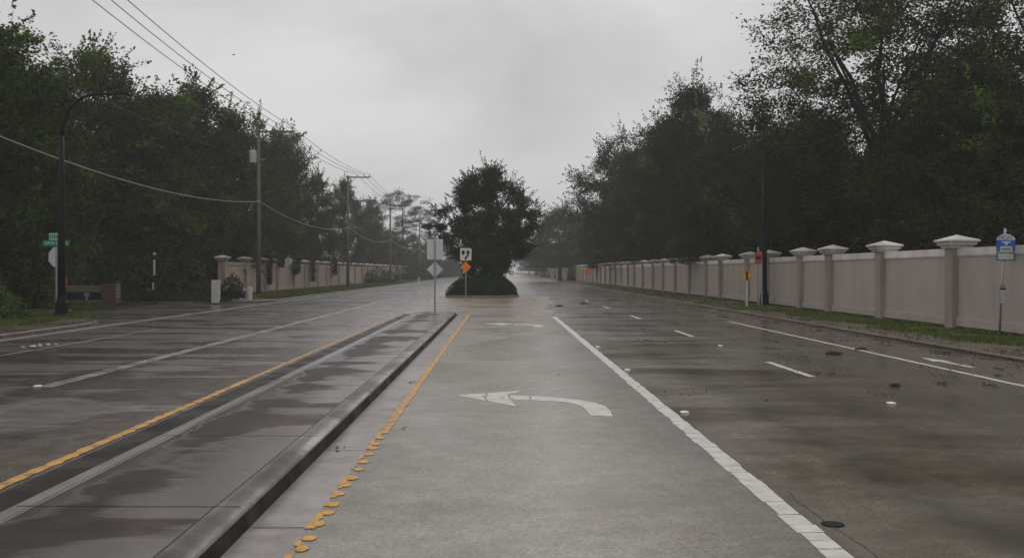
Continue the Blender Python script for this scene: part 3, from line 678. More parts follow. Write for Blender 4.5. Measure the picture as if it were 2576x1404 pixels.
for i, (X, Z, h) in enumerate([(13, 300, 11), (20, 260, 13), (12, 390, 11)]):
    tree('oak%d' % (i % 3), X, Z, h, 'very faint tree at the far end of the road in the rain haze', group='faint trees at the far end of the road')

# median: tree, hedge mound
tree('median', -0.95, 77.0, 10.35, 'dark bushy tree standing alone in the hedge on the road median', name='median_tree', rz=0.9, rad=0.84)
def bush_points(r, parts, dens):
    pl = []
    for cx, cy, cz, rx, ry, rz_ in parts:
        n = int(dens*(rx*ry+rx*rz_+ry*rz_)); p = r.normal(size=(n, 3)); p /= np.linalg.norm(p, axis=1)[:, None]
        p[:, 2] = np.where(p[:, 2] < 0, -0.35*p[:, 2], p[:, 2])
        f = (1-0.30*r.random(n)**2)*(1+0.05*np.sin(5*p[:, 0]+3*cx)+0.05*np.sin(6*p[:, 1]+cy)); p = p*f[:, None]*np.array([rx, ry, rz_])+np.array([cx, cy, cz]); pl.append(p)
    P = np.concatenate(pl); return P
def bush(name, label, cat, loc, parts, dens, ls, m, seed, group=None, stems=True, kind=None):
    r = np.random.default_rng(seed); P = bush_points(r, parts, dens); P = P[P[:, 2] > 0.02]
    t = thing(name, label, cat, loc, 0, group)
    if kind: t['kind'] = kind
    place('foliage', leaf_mesh('foliage', P, ls, m, seed, flat=0.2, aspect=0.6), t)
    if stems:
        for cx, cy, cz, rx, ry, rz_ in parts[:4]:
            MB().tube([(cx+r.normal()*0.1, cy+r.normal()*0.1, 0), (cx+r.normal()*rx*0.2, cy+r.normal()*ry*0.2, cz+rz_*0.7)], [0.03, 0.01], 5).build('stem', M['bark_dark'], t)
    return t
bush('hedge_mound', 'low rounded dark hedge around the foot of the median tree', 'hedge', (-1.3, 0, 0.12),
     [(-1.5, 72.6, 0.0, 1.25, 1.5, 1.18), (0.2, 72.4, 0.0, 1.5, 1.5, 1.25), (1.4, 73.2, 0.0, 1.2, 1.6, 1.2), (-0.6, 73.6, 0, 1.8, 1.8, 1.28), (0.5, 75.4, 0.1, 1.9, 1.8, 1.6), (-0.4, 77.4, 0.1, 1.8, 1.8, 1.75), (0.6, 79.5, 0.1, 1.9, 2, 1.6)], 900, 0.12, M['leaf_hedge'], 5)
t = thing('marker_ribbon', 'short pink-orange ribbon tied low on the median tree', 'ribbon', (-0.9, 74.7, 1.55))
MB().prism([(-0.09, -0.16), (0.04, -0.2), (0.10, 0.12), (0.05, 0.2), (-0.08, 0.18), (-0.03, 0.0)], 0, 0.01).build('strip', M['pink'], t)
MB().tube([(0.02, 0.05, 0.15), (0.0, 0.1, -1.4)], 0.012, 5).build('stake', M['bark_dark'], t)

# undergrowth, stuff
def under(name, label, pts, dens, ls, m, seed):
    r = np.random.default_rng(seed); P = bush_points(r, pts, dens); P = P[P[:, 2] > 0.02]
    o = place(name, leaf_mesh(name, P, ls, m, seed, flat=0.1, aspect=0.6)); return tag(o, label, 'undergrowth', kind='stuff')
r = np.random.default_rng(9); pts = []
for Z in np.arange(30, 72, 1.3):
    if 40 < Z < 57: xs = (-28, -32)
    else: xs = (-22.8, -26.5)
    for X in xs: pts.append((X+r.normal()*0.7, Z, 0.1, 1.7+r.random(), 1.6+r.random(), 1.5+2.6*r.random()))
for Z in np.arange(190, 390, 5.0): pts.append((-23.0+0.03*(Z-190)+r.normal(), Z, 0.1, 2.5, 3.2, 4+2.6*r.random()))
for Z in np.arange(72, 190, 3.0): pts.append((-23.6+r.normal()*0.5, Z, 0.1, 1.6, 2.2, 2.2+2.2*r.random()))
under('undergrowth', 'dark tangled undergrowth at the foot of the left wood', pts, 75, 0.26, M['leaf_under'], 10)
pts = []
for Z in np.arange(48, 190, 2.6): pts.append((17.9+r.normal()*0.5, Z, 0.1, 1.5, 2.0, 2.6+2.6*r.random()))
for Z in np.arange(34, 48, 2.0): pts.append((19.5+r.normal()*0.5, Z, 0.1, 1.3, 1.6, 2.3+0.5*r.random()))
for Z in np.arange(190, 390, 5.0): pts.append((17.5+r.normal(), Z, 0.1, 2.5, 3.2, 4+2.6*r.random()))
for Z in np.arange(44, 130, 4.0): pts.append((24+r.normal()*0.8, Z, 0.1, 2.0, 2.6, 4+2*r.random()))
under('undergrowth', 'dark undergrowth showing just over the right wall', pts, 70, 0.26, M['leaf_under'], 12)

# roadside shrubs on the left
bush('shrub', 'large wild shrub against the left wall beyond the second pole', 'shrub', (-18.9, 150, 0.1), [(0, 0, 0, 2.0, 2.4, 2.5), (1.2, 3, 0, 1.5, 2, 2.0), (-0.6, -3, 0, 1.3, 1.6, 1.8)], 60, 0.28, M['leaf_shrub'], 31, group='shrubs along the left verge')
bush('shrub', 'hazy shrub at the end of the left wall beside the hydrant', 'shrub', (-18.0, 207, 0.1), [(0, 0, 0, 2.6, 2.6, 2.7), (1.4, 5, 0, 2, 2.6, 2.2)], 45, 0.32, M['leaf_shrub'], 32, group='shrubs along the left verge')
t_ = bush('clipped_shrub', 'clipped dark box shrub beside the cream utility pedestal', 'shrub', (gx(582, 58.5), 58.5, 0.1), [(0, 0, 0.3, 0.62, 0.6, 1.35), (0.25, 0.3, 0.2, 0.5, 0.5, 1.25), (-0.25, 0.2, 0.2, 0.5, 0.5, 1.3)], 520, 0.11, M['leaf_hedge'], 33)
bush('low_hedge', 'low dark clipped hedge along the far side of the side street', 'hedge', (0, 0, 0.1), [(-22.6+0.75*k, 57.4+0.02*k, 0, 0.75, 0.6, 0.66) for k in range(9)], 300, 0.12, M['leaf_hedge'], 34)
bush('green_bush', 'bright green leafy bush at the left edge of the photo by the lamp', 'bush', (-17.9, 35.0, 0.12), [(-1.2, 1.5, 0, 1.3, 1.4, 1.25), (0.0, 0.3, 0, 1.0, 1.0, 0.62), (-1.0, -1.5, 0, 1.2, 1.2, 0.75), (-2.4, 2.8, 0, 1.3, 1.3, 2.2)], 220, 0.13, M['leaf_shrub'], 35)
bush('low_shrub', 'low strip of dark ground shrub behind the street name sign post', 'shrub', (-20.4, 49.3, 0.12), [(-2.5, 0.4, 0, 1.2, 0.5, 0.35), (-0.8, 0.2, 0, 1.2, 0.5, 0.30), (1.0, 0.4, 0, 1.1, 0.5, 0.38)], 220, 0.11, M['leaf_shrub'], 36)

# grass blades, stuff
def grass(label, areas, seed, hgt=0.10):
    r = np.random.default_rng(seed); vs = []
    for x0, x1, y0, y1, z, n in areas:
        p = np.column_stack([r.uniform(x0, x1, n), y0+(y1-y0)*r.random(n)**1.5, np.full(n, z)])
        nz_ = np.sin(p[:, 0]*2.1+np.sin(p[:, 1]*0.7)*2)+np.sin(p[:, 1]*1.3+p[:, 0]); p = p[(nz_+r.normal(size=n)*0.7) > -0.35]; vs.append(p)
    P = np.concatenate(vs); n = len(P); hh = hgt*(0.4+1.0*r.random(n)); a = r.random(n)*6.28; wd = 0.011+0.012*r.random(n)
    sx = np.column_stack([np.cos(a)*wd, np.sin(a)*wd, np.zeros(n)]); ln = np.column_stack([r.normal(size=n)*0.05, r.normal(size=n)*0.05, hh])
    v = np.stack([P-sx, P+sx, P+ln], 1)
    me = bpy.data.meshes.new('grass'); me.vertices.add(n*3); me.vertices.foreach_set('co', v.reshape(-1).astype(np.float32))
    me.loops.add(n*3); me.loops.foreach_set('vertex_index', np.arange(n*3, dtype=np.int32)); me.polygons.add(n)
    me.polygons.foreach_set('loop_start', np.arange(0, n*3, 3, dtype=np.int32)); me.materials.append(M['grass']); me.update(calc_edges=True)
    return tag(place('grass', me), label, 'grass', kind='stuff')
grass('short wet grass along the foot of the right wall', [(12.4, 14.75, 19, 46, 0.08, 40000), (11.9, 12.6, 19, 46, 0.09, 4500), (11.0, 12.0, 19, 46, 0.09, 1200), (11.05, 14.7, 46, 90, 0.08, 15000), (11.05, 14.7, 90, 170, 0.08, 6000)], 51, 0.075)
grass('short wet grass on the left verge around the lamp and sign', [(-18.2, -15.8, 27, 40.5, 0.12, 30000), (-25, -18.4, 46.2, 49.3, 0.12, 0), (-26, -19.5, 46.5, 52.5, 0.12, 22000), (-20, -14.2, 63, 120, 0.12, 34000), (-20, -14.2, 120, 230, 0.12, 16000)], 52, 0.12)

# ------------------------------------------------------------------ walls
def wall(name, label, xf, sgn, piers, h_panel, h_pier, cop, z0=0.08, paint='wall_paint'):
    """xf: road-side face of the piers; sgn: +1 when the wall lies to the right of the road"""
    root = thing(name, label, 'wall', (xf, piers[0], z0))
    pw = 0.27
    pier_me = MB().box(-pw, pw, -pw, pw, 0, h_pier-0.40).mesh('pier', M['pier_paint'], bevel=0.008)
    cap_me = MB().lathe([(0.30, -0.44), (0.36, -0.40), (0.36, -0.345), (0.43, -0.325), (0.45, -0.29), (0.45, -0.245), (0.50, -0.225), (0.525, -0.19), (0.515, -0.15), (0.0, 0.02)], square=True).mesh('pier_cap', M['cap' if sgn > 0 else 'coping_left'])
    for k, zc in enumerate(piers):
        p = place('pier', pier_me, root, (sgn*pw, zc-piers[0], 0))
        c = place('pier_cap', cap_me, p, (0, 0, h_pier-0.0))
    for a, b in zip(piers, piers[1:]):
        ya, yb = a-piers[0]+pw-0.01, b-piers[0]-pw+0.01
        x0, x1 = sorted((sgn*0.20, sgn*0.34))
        p = MB().box(x0, x1, ya, yb, 0.10, h_panel-0.26).build('panel', M[paint], root)
        xo0, xo1 = sorted((sgn*0.15, sgn*0.39))
        xi0, xi1 = sorted((sgn*0.175, sgn*0.365))
        MB().box(xo0, xo1, ya, yb, h_panel-0.235, h_panel).box(xi0, xi1, ya, yb, h_panel-0.275, h_panel-0.232).build('coping', cop, p)
        xr0, xr1 = sorted((sgn*0.13, sgn*0.41))
        MB().box(xr0, xr1, ya, yb, 0.09, 0.33).build('base_rail', M[paint], p)
    return root
rp = [19.8, 25.5, 31.4, 37.3, 43.1, 47.3, 53.2, 57.4, 64.4, 69, 75, 81, 87, 92.9, 99.4, 105.8, 111, 117, 123, 129]+[135+6*k for k in range(40)]
wall('perimeter_wall', 'long beige panel wall with white coping and capped piers along the right verge', 14.45, 1, rp, 2.56, 2.98, M['coping'])
lp = [72, 78.2, 84.6, 89.1, 96.4, 102, 109, 114.6, 123.4, 130, 137, 143.7, 150, 156, 162]+[168+6*k for k in range(8)]
wall('perimeter_wall', 'tan panel wall with pale pier caps in front of the left wood, partly overgrown', -20.25, -1, lp, 2.52, 3.0, M['coping_left'], z0=0.10, paint='wall_tan')
# vines over the left wall
for i, (px, y0, y1, wd, lb) in enumerate(((677, 650, 716, 12, 'long narrow vine hanging over the left wall, right of the transformer pole'), (746, 655, 690, 26, 'bushy vine spilling over the left wall behind the grey octagonal sign'),
        (786, 650, 708, 18, 'dark hanging vine halfway between the first two poles'), (842, 658, 692, 20, 'short vine over the left wall just before the second pole'), (706, 645, 672, 14, 'small vine tuft on top of the left wall left of the octagonal sign'))):
    Z = 20.1*F/(VX-px); zt, zb = ht(y0, Z), ht(y1, Z); r = np.random.default_rng(90+i); n = 900
    hw = wd*Z/F*0.9*4   # spread along the wall; seen at a slant
    t_ = r.random(n); P = np.column_stack([r.normal(size=n)*0.10+0.15, r.normal(size=n)*hw*0.22*(1.1-0.7*t_), -(zt-zb)*t_])
    P2 = clump_points(r, np.array([-0.15, 0, 0.05]), 1.0, 260, 0.4)*np.array([0.35, hw*0.4, 1])
    o = thing('hanging_vine', lb, 'vine', (-20.2, Z, zt), 0, 'vines over the left wall')
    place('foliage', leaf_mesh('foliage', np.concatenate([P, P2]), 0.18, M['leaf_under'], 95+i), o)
    MB().tube([(0.08, 0, 0.1), (0.1, 0.05, -(zt-zb)*0.9)], 0.02, 4).build('stem', M['bark_dark'], o)

# ------------------------------------------------------------------ lamps
def lamp(label, loc, rz=0, double=False, z0=0.12):
    t = thing('street_lamp', label, 'street lamp', loc, rz, 'black street lamps')
    MB().lathe([(0.27, 0), (0.27, 0.12), (0.24, 0.16), (0.225, 0.55), (0.19, 0.62), (0.16, 0.80), (0.15, 0.86), (0.12, 0.9)], 12).build('base', M['black_metal'], t, smooth=False)
    MB().tube([(0, 0, 0.85), (0, 0, 3), (0, 0, 5.2), (0, 0, 7.0)], [0.15, 0.14, 0.12, 0.085], 12).build('pole', M['black_metal'], t, smooth=True)
    for s_ in ((1, -1) if double else (1,)):
        pts = []
        for k in range(10):
            a = 0.5*PI*k/9; pts.append((s_*1.25*(1-math.cos(a)), 0, 6.95+1.65*math.sin(a)))
        pts += [(s_*1.7, 0, 8.62), (s_*2.05, 0, 8.63)]
        MB().tube(pts, [0.078]*4+[0.062]*4+[0.052]*4, 8).build('arm', M['black_metal'], t, smooth=True)
        hd = MB(); hd.prism([(s_*1.98, 8.58), (s_*2.1, 8.55), (s_*2.5, 8.55), (s_*2.66, 8.60), (s_*2.60, 8.68), (s_*2.25, 8.72), (s_*2.0, 8.69)], -0.13, 0.13)
        h_ = hd.build('lamp_head', M['black_metal'], t, bevel=0.012)
        MB().box(min(s_*2.15, s_*2.52), max(s_*2.15, s_*2.52), -0.1, 0.1, 8.535, 8.547).build('lens', M['ceramic'], h_)
    return t
lamp('black curved-arm street lamp beside the green street name sign', (gx(155, 37.6), 37.6, 0.12))
lamp('black street lamp before the right wall, its arm lost in the oak leaves', (14.05, 51.8, 0.08), 0.25)
lamp('black twin-arm street lamp behind the median tree', (gx(1235, 86), 86, 0.14), 0, True)

# ------------------------------------------------------------------ utility poles and wires
GP = 'wooden utility poles on the left'
PX = -18.6
poles = [(75, 12.75, 'weathered wooden utility pole with grey transformer, nearest to the camera'), (119, 13.5, 'second wooden utility pole, between transformer pole and tall shrub'),
         (165, 13.1, 'third utility pole, hazy, with its crossarm before the pines'), (225, 12.9, 'faintest utility pole, just left of the grey sign backs')]
def make_pole(i, Z, h, lb):
    t = thing('utility_pole', lb, 'utility pole', (PX, Z, 0.1), 0, GP)
    MB().tube([(0, 0, 0), (0.02, 0, h*0.4), (0, 0, h)], [0.20, 0.165, 0.115], 12).build('pole', M['pole_wood'], t, smooth=True)
    a = MB().box(-0.25, 2.75, -0.20, -0.08, h-0.30, h-0.15)
    a.tube([(0.05, -0.14, h-1.05), (1.0, -0.14, h-0.3)], 0.025, 6).build('crossarm', M['pole_wood'], t)
    for x in (1.15, 1.95, 2.65):
        MB().lathe([(0.02, 0), (0.02, 0.09), (0.055, 0.10), (0.06, 0.17), (0.04, 0.2), (0.055, 0.22), (0.03, 0.29)], 10, (x, -0.14, h-0.15)).build('insulator', M['ceramic'], t, smooth=True)
    if i == 0:
        q_ = MB().lathe([(0.24, 0), (0.27, 0.03), (0.27, 0.86), (0.24, 0.92), (0.10, 0.97)], 16, (-0.42, -0.05, 10.15)).build('transformer', M['transformer'], t, smooth=False)
        b_ = MB()
        for dx in (-0.12, 0.12): b_.lathe([(0.035, 0), (0.055, 0.08), (0.04, 0.14), (0.055, 0.2), (0.025, 0.34)], 8, (-0.42+dx, -0.05, 11.08))
        b_.build('bushing', M['ceramic'], q_)
        MB().box(-0.2, -0.1, -0.1, 0.0, 10.3, 10.9).build('bracket', M['galv'], q_)
        MB().tube([(0.12, -0.1, 10.35), (0.55, -0.12, 10.4)], 0.035, 6).build('cutout', M['ceramic'], t)
    MB().box(-0.05, 0.12, -0.24, -0.12, 7.10, 7.24).build('cable_clamp', M['galv'], t)
    return t
for i, (Z, h, lb) in enumerate(poles): make_pole(i, Z, h, lb)
sup_pts = [(-12, 12.6), (31, 14.0)]+[(p[0], p[1]) for p in poles]+[(285, 12.6)]
def wire(label, x, zf, rad, sag, m, name='power_line', cat='wire', grp=None):
    pts = []
    for (za, ha), (zb, hb) in zip(sup_pts, sup_pts[1:]):
        for k in range(14):
            t_ = k/14; pts.append((x, za+(zb-za)*t_-0.14, 0.1+zf(ha)*(1-t_)+zf(hb)*t_-4*sag*t_*(1-t_)))
    pts.append((x, sup_pts[-1][0], 0.1+zf(sup_pts[-1][1])))
    return tag(MB().tube(pts, rad, 5).build(name, m), label, cat, grp)
GW = 'wires strung along the left poles'
wire('upper power wire strung from the inner end of the pole crossarms', PX+1.15, lambda h: h+0.12, 0.022, 0.55, M['wire'], grp=GW)
wire('upper power wire strung from the middle of the pole crossarms', PX+1.95, lambda h: h+0.12, 0.022, 0.55, M['wire'], grp=GW)
wire('upper power wire strung from the outer end of the pole crossarms', PX+2.65, lambda h: h+0.12, 0.022, 0.55, M['wire'], grp=GW)
wire('thin neutral wire at transformer height, mostly against the dark trees', PX+0.2, lambda h: 10.3, 0.009, 0.6, M['wire'], grp=GW)
wire('thick pale sagging cable at mid height of the poles', PX+0.12, lambda h: 7.17, 0.030, 0.95, M['cable'], 'telephone_cable', 'cable', GW)

# ------------------------------------------------------------------ signs
def octagon(c, r_): return [(c[0]+r_*math.cos(PI/8+k*PI/4), c[1]+r_*math.sin(PI/8+k*PI/4)) for k in range(8)]
def rrect(x0, x1, z0, z1, rad=0.04, n=3):
    P = []
    for cx, cz, a0 in ((x1-rad, z1-rad, 0), (x0+rad, z1-rad, PI/2), (x0+rad, z0+rad, PI), (x1-rad, z0+rad, 1.5*PI)):
        for k in range(n+1): a = a0+0.5*PI*k/n; P.append((cx+rad*math.cos(a), cz+rad*math.sin(a)))
    return P
def diamond(cz, r_): return [(0, cz-r_), (r_, cz), (0, cz+r_), (-r_, cz)]
# grey backs on the separator
t = thing('road_sign', 'two grey sign backs, a rectangle over a diamond, on the separator nose', 'road sign', (gx(1095, 42.2)+0.0, 42.0, 0.155))
b0 = 0.155
MB().box(-0.032, 0.032, -0.03, -0.02, 0, 3.10).box(-0.035, -0.025, -0.055, -0.028, 0, 3.10).box(0.025, 0.035, -0.055, -0.028, 0, 3.10).build('post', M['galv'], t)
MB().prism(rrect(-0.345, 0.345, ht(653, 42)-b0, ht(602, 42)-b0), -0.018, -0.014).build('rectangle_panel', M['sign_back'], t)
MB().prism(diamond(ht(678, 42)-b0, 0.345), -0.018, -0.014).build('diamond_panel', M['sign_back'], t)
# keep right + orange diamond on the median nose
Zs = 71.0; t = thing('road_sign', 'white keep-right sign over an orange diamond, in front of the median hedge', 'road sign', (gx(1172, Zs), Zs-0.2, 0.15))
MB().box(-0.03, 0.03, 0.02, 0.05, 0, 3.3).build('post', M['galv'], t)
zt, zb = ht(625, Zs)-0.15, ht(655.5, Zs)-0.15
p = MB().prism(rrect(-0.41, 0.41, zb, zt, 0.05), 0.0, 0.008).build('keep_right_panel', M['sign_white'], t)
g_ = lambda u, v: (-0.41+0.82*u, zt-(zt-zb)*v)
s_ = MB()
s_.prism([g_(*q_) for q_ in ((0.13, 0.18), (0.40, 0.18), (0.40, 0.45), (0.265, 0.60), (0.13, 0.45))][::-1], -0.008, -0.002)
s_.prism([g_(*q_) for q_ in ((0.40, 0.94), (0.40, 0.76), (0.60, 0.58), (0.62, 0.40), (0.47, 0.40), (0.70, 0.12), (0.93, 0.40), (0.78, 0.40), (0.76, 0.64), (0.56, 0.82), (0.56, 0.94))][::-1], -0.008, -0.002)
s_.build('symbol', M['sign_black'], p)
MB().prism(diamond(ht(672, Zs)-0.15, 0.40), 0.0, 0.008).build('orange_diamond', M['sign_orange'], t)
# stop sign back with street names on the left
Zs = 41.5; t = thing('street_name_sign', 'green street name plates over a grey octagon back, half behind the lamp post', 'street sign', (gx(143, Zs), Zs, 0.13))
MB().box(-0.03, 0.03, -0.06, -0.02, 0, ht(588, Zs)-0.1).build('post', M['galv'], t)
op = MB().prism(octagon((0, 0), 0.45), 0.0, 0.006).build('octagon_panel', M['sign_back'], t, (0, 0.02, ht(647, Zs)-0.13)); op.rotation_euler = (0, 0, R(64))
z0, z1 = ht(619, Zs)-0.13, ht(605, Zs)-0.13
p = MB().prism(rrect(-0.56, 0.57, z0, z1, 0.03), -0.08, -0.07).build('name_plate', M['sign_green'], t)
q = MB(); x = -0.45
for k in range(9):
    w_ = rng.uniform(0.05, 0.08); q.box(x, x+w_, -0.086, -0.081, z0+0.07, z1-0.06); x += w_+0.035+(0.05 if k in (3, 6) else 0)
q.build('lettering', M['green_light'], p)
z2 = ht(587, Zs)-0.13
p = MB().prism(rrect(-0.30, 0.16, z1+0.01, z2, 0.03), -0.08, -0.07).build('name_plate', M['green_light'], t)
q = MB(); x = -0.25
for k in range(4):
    w_ = rng.uniform(0.05, 0.07); q.box(x, x+w_, -0.086, -0.081, z1+0.08, z2-0.07); x += w_+0.03
q.build('lettering', M['sign_green'], p)
# small orange marker
Zs = 40.4; t = thing('orange_marker', 'small orange marker plate on a stake, just right of the left lamp post', 'marker', (gx(163, Zs), Zs, 0.12))
MB().prism(rrect(-0.10, 0.10, ht(720, Zs)-0.12, ht(696, Zs)-0.12, 0.02), -0.005, 0.0).build('plate', M['sign_red_orange'], t)
MB().box(-0.015, 0.015, 0.0, 0.02, 0, ht(697, Zs)-0.14).build('stake', M['galv'], t)
# slim post with white tip
Zs = 57.0; t = thing('slim_post', 'slim dark post with a white tip, standing over the low hedge', 'post', (gx(402, Zs), Zs-0.9, 0.1))
zt = ht(641, Zs)-0.1
MB().tube([(0, 0, 0), (-0.06, 0, 1.0), (0.0, 0, zt)], 0.035, 8).build('pole', M['bark_dark'], t)
MB().lathe([(0.05, zt-0.05), (0.09, zt), (0.10, zt+0.05), (0.05, zt+0.1)], 10).build('tip', M['util_white'], t)
MB().box(-0.10, -0.02, -0.06, -0.045, 0.75, 1.15).build('white_plate', M['util_white'], t)
MB().box(-0.04, 0.07, -0.06, -0.045, zt-1.2, zt-0.3).build('sign_edge', M['sign_back'], t)
# far octagon
Zs = 88.0; t = thing('stop_sign', 'small grey octagonal sign back in front of the left wall', 'stop sign', (gx(726, Zs), Zs, 0.1))
MB().prism(octagon((0, ht(657, Zs)-0.1), 0.36), 0, 0.006).build('octagon_panel', M['sign_back'], t)
MB().box(-0.03, 0.03, -0.04, -0.005, 0, ht(645, Zs)).build('post', M['galv'], t)
# right: orange notice with grey panel, yellow diamond
Zs = 50.5; t = thing('road_sign', 'dark orange notice with black lettering under a grey panel, before the right wall', 'road sign', (gx(1908, Zs), Zs, 0.09))
MB().prism(rrect(-0.20, 0.20, ht(664, Zs)-0.09, ht(636, Zs)-0.09, 0.02), 0, 0.008).build('orange_panel', M['sign_red_orange'], t)
q = MB()
q.box(-0.13, 0.12, -0.006, -0.002, ht(653, Zs)-0.09, ht(645, Zs)-0.09)
q.build('lettering', M['sign_black'], t)
MB().prism(rrect(-0.62, 0.06, ht(621, Zs)-0.09, ht(607, Zs)-0.09, 0.02), 0.01, 0.018).build('grey_panel', M['black_metal'], t)
MB().box(-0.04, 0.04, 0.03, 0.07, 0, ht(606, Zs)-0.09).build('post', M['galv'], t)
MB().box(0.14, 0.22, 0.03, 0.06, 0, ht(650, Zs)-0.09).build('side_post', M['galv'], t)
Zs = 50.0; t = thing('warning_sign', 'small yellow diamond warning sign with a black bar, before the right wall', 'road sign', (gx(1879, Zs), Zs, 0.09))
zc = ht(693, Zs)-0.09
MB().prism(diamond(zc, 0.29), 0, 0.008).build('diamond_panel', M['sign_yellow'], t)
MB().prism([(-0.05, zc-0.24), (0.05, zc-0.24), (0.05, zc+0.10), (0.10, zc+0.10), (0, zc+0.24), (-0.10, zc+0.10), (-0.05, zc+0.10)], -0.008, -0.002).build('symbol', M['sign_black'], t)
MB().box(-0.05, 0.05, 0.02, 0.06, 0, zc+0.2).build('post', M['sign_back'], t)
Zs = 138; t = thing('road_sign', 'tiny orange board standing against the far right wall', 'road sign', (gx(1483, Zs), Zs, 0.09))
MB().prism(rrect(-0.50, 0.50, ht(688, Zs)-0.09, ht(678, Zs)-0.09, 0.03), 0, 0.02).build('board', M['sign_orange'], t)
MB().box(-0.3, -0.25, 0.03, 0.06, 0, 1.7).box(0.25, 0.3, 0.03, 0.06, 0, 1.7).build('post', M['galv'], t)

# bus stop sign
Zs = 27.6; t = thing('bus_stop_sign', 'blue and white bus stop sign on a leaning post in front of the right wall', 'bus stop', (gx(2514, Zs), Zs, 0.09))
px2m = Zs/F; lean = 14*px2m/ (ht(583, Zs)-0.09)
def lz(py): return ht(py, Zs)-0.09
pt = MB().tube([(0, 0, 0), (lean*lz(575), 0, lz(575))], 0.032, 10).build('post', M['galv'], t, smooth=True)
MB().lathe([(0.02, 0), (0.03, 0.02), (0.03, 0.05), (0.01, 0.08)], 8, (lean*lz(580)+0.02, 0, lz(584))).build('finial', M['bus_white'], t)
pr = thing('sign_plate', None, None); pr.parent = t; C.objects.unlink(pr); bpy.data.objects.remove(pr)
cx = lean*lz(620)+0.02; hw = 0.265
zt, zm, zg, zb = lz(589), lz(604.5), lz(637), lz(656)
arch = [(cx-hw, zm)]+[(cx+hw*math.cos(a), zm+(zt-zm)*math.sin(a)) for a in [PI-PI*k/12 for k in range(13)]]
body = MB().prism([(cx-hw, zb), (cx+hw, zb), (cx+hw, zm)]+[(cx+hw*math.cos(PI*k/14), zm+(zt-zm)*math.sin(PI*k/14)) for k in range(1, 14)]+[(cx-hw, zm)], -0.055, -0.045).build('sign_plate', M['blue'], t)
d_ = -0.0575
MB().prism([(cx+hw*math.cos(PI*k/14), zm+0.002+(zt-zm)*math.sin(PI*k/14)) for k in range(15)], d_-0.002, d_).build('white_top', M['bus_white'], body)
MB().prism([(cx-hw, zg), (cx+hw, zg), (cx+hw, zg+0.06), (cx-hw, zg+0.06)], d_-0.002, d_).build('yellow_band', M['olive'], body)
MB().prism([(cx-hw, zb), (cx+hw, zb), (cx+hw, zg-0.002), (cx-hw, zg-0.002)], d_-0.002, d_).build('teal_band', M['teal'], body)
MB().prism(rrect(cx-hw+0.04, cx+hw-0.05, zb+0.03, zg-0.02, 0.03), d_-0.006, d_-0.003).build('white_panel', M['bus_white'], body)
zp0, zp1 = lz(634), lz(620)
MB().prism(rrect(cx-0.17, cx+0.18, zp0, zp1, 0.03), d_-0.006, d_).build('white_panel', M['bus_white'], body)
q = MB(); x = cx-0.14
for k in range(5): q.box(x, x+0.04, d_-0.009, d_-0.0065, zp0+0.05, zp1-0.05); x += 0.058
q.build('lettering', M['blue'], body)
MB().prism([(cx-0.14, lz(610)), (cx-0.11, lz(607.5)), (cx+0.12, lz(607.5)), (cx+0.15, lz(610)), (cx+0.07, lz(611.5)), (cx+0.03, lz(617)), (cx-0.01, lz(617)), (cx-0.05, lz(611.5))], d_-0.004, d_).build('emblem', M['bus_white'], body)
tm_ = text_mesh('MCAT', 0.155, M['blue']); lt = place('lettering', tm_, body, (cx, d_-0.006, zm+0.065)); lt.rotation_euler = (R(90), 0, 0)
cs = lean*lz(740)
sc_ = MB().prism(rrect(cs-0.085, cs+0.085, lz(765), lz(717), 0.02), -0.07, -0.035).build('timetable_case', M['galv'], t)
MB().prism(rrect(cs-0.07, cs+0.07, lz(763), lz(729), 0.01), -0.076, -0.072).build('timetable', M['bus_white'], sc_)
MB().prism(rrect(cs-0.088, cs+0.088, lz(728.5), lz(725.5), 0.005), -0.078, -0.071).build('clip', M['iron'], sc_)

# ------------------------------------------------------------------ left street furniture
Zs = 52.0; t = thing('entrance_sign', 'low timber-and-brick entrance sign with a pale emblem on its dark board', 'sign', (0, 0, 0))
xa, xb, xc, xd = gx(124, Zs), gx(152, Zs), gx(262, Zs), gx(297, Zs); zT, zB = ht(709, Zs), 0.10
for a, b in ((xa, xb), (xc, xd)):
    p = MB().box(a, b, Zs-0.3, Zs+0.35, zB, zT-0.06).build('brick_pier', M['brick'], t)
    MB().box(a-0.05, b+0.05, Zs-0.35, Zs+0.4, zT-0.058, zT+0.03).build('pier_cap', M['dark_board'], p)
MB().box(xb, xc, Zs-0.05, Zs+0.08, ht(735, Zs), ht(718, Zs)).build('top_board', M['plank'], t, bevel=0.01)
db = MB().box(xb, xc, Zs+0.0, Zs+0.06, ht(755, Zs)+0.003, ht(735, Zs)-0.003).build('dark_board', M['dark_board'], t)
MB().box(xb, xc, Zs-0.05, Zs+0.08, zB+0.08, ht(755.5, Zs)).build('bottom_board', M['plank'], t, bevel=0.01)
ex, ez = gx(218, Zs), ht(745, Zs)
MB().prism([(ex-0.20, ez+0.10), (ex-0.06, ez+0.17), (ex+0.10, ez+0.16), (ex+0.20, ez+0.08), (ex+0.10, ez-0.0), (ex+0.06, ez-0.14), (ex+0.09, ez-0.19), (ex-0.09, ez-0.19), (ex-0.04, ez-0.12), (ex-0.08, ez+0.0)][::-1], Zs-0.02, Zs-0.002).build('emblem', M['emblem'], db)
Zs = 57.0; t = thing('utility_pedestal', 'tall cream utility pedestal box at the side street corner', 'utility box', (gx(543, Zs), Zs, 0.06))
b_ = MB().box(-0.22, 0.22, -0.17, 0.17, 0, ht(707, Zs)-0.1).build('cabinet', M['cream'], t, bevel=0.02)
MB().box(-0.235, 0.235, -0.185, 0.185, ht(707, Zs)-0.098, ht(706, Zs)-0.03).build('lid', M['cream'], t, bevel=0.015)
MB().box(-0.05, 0.05, -0.178, -0.173, 0.75, 0.80).build('latch', M['galv'], t)
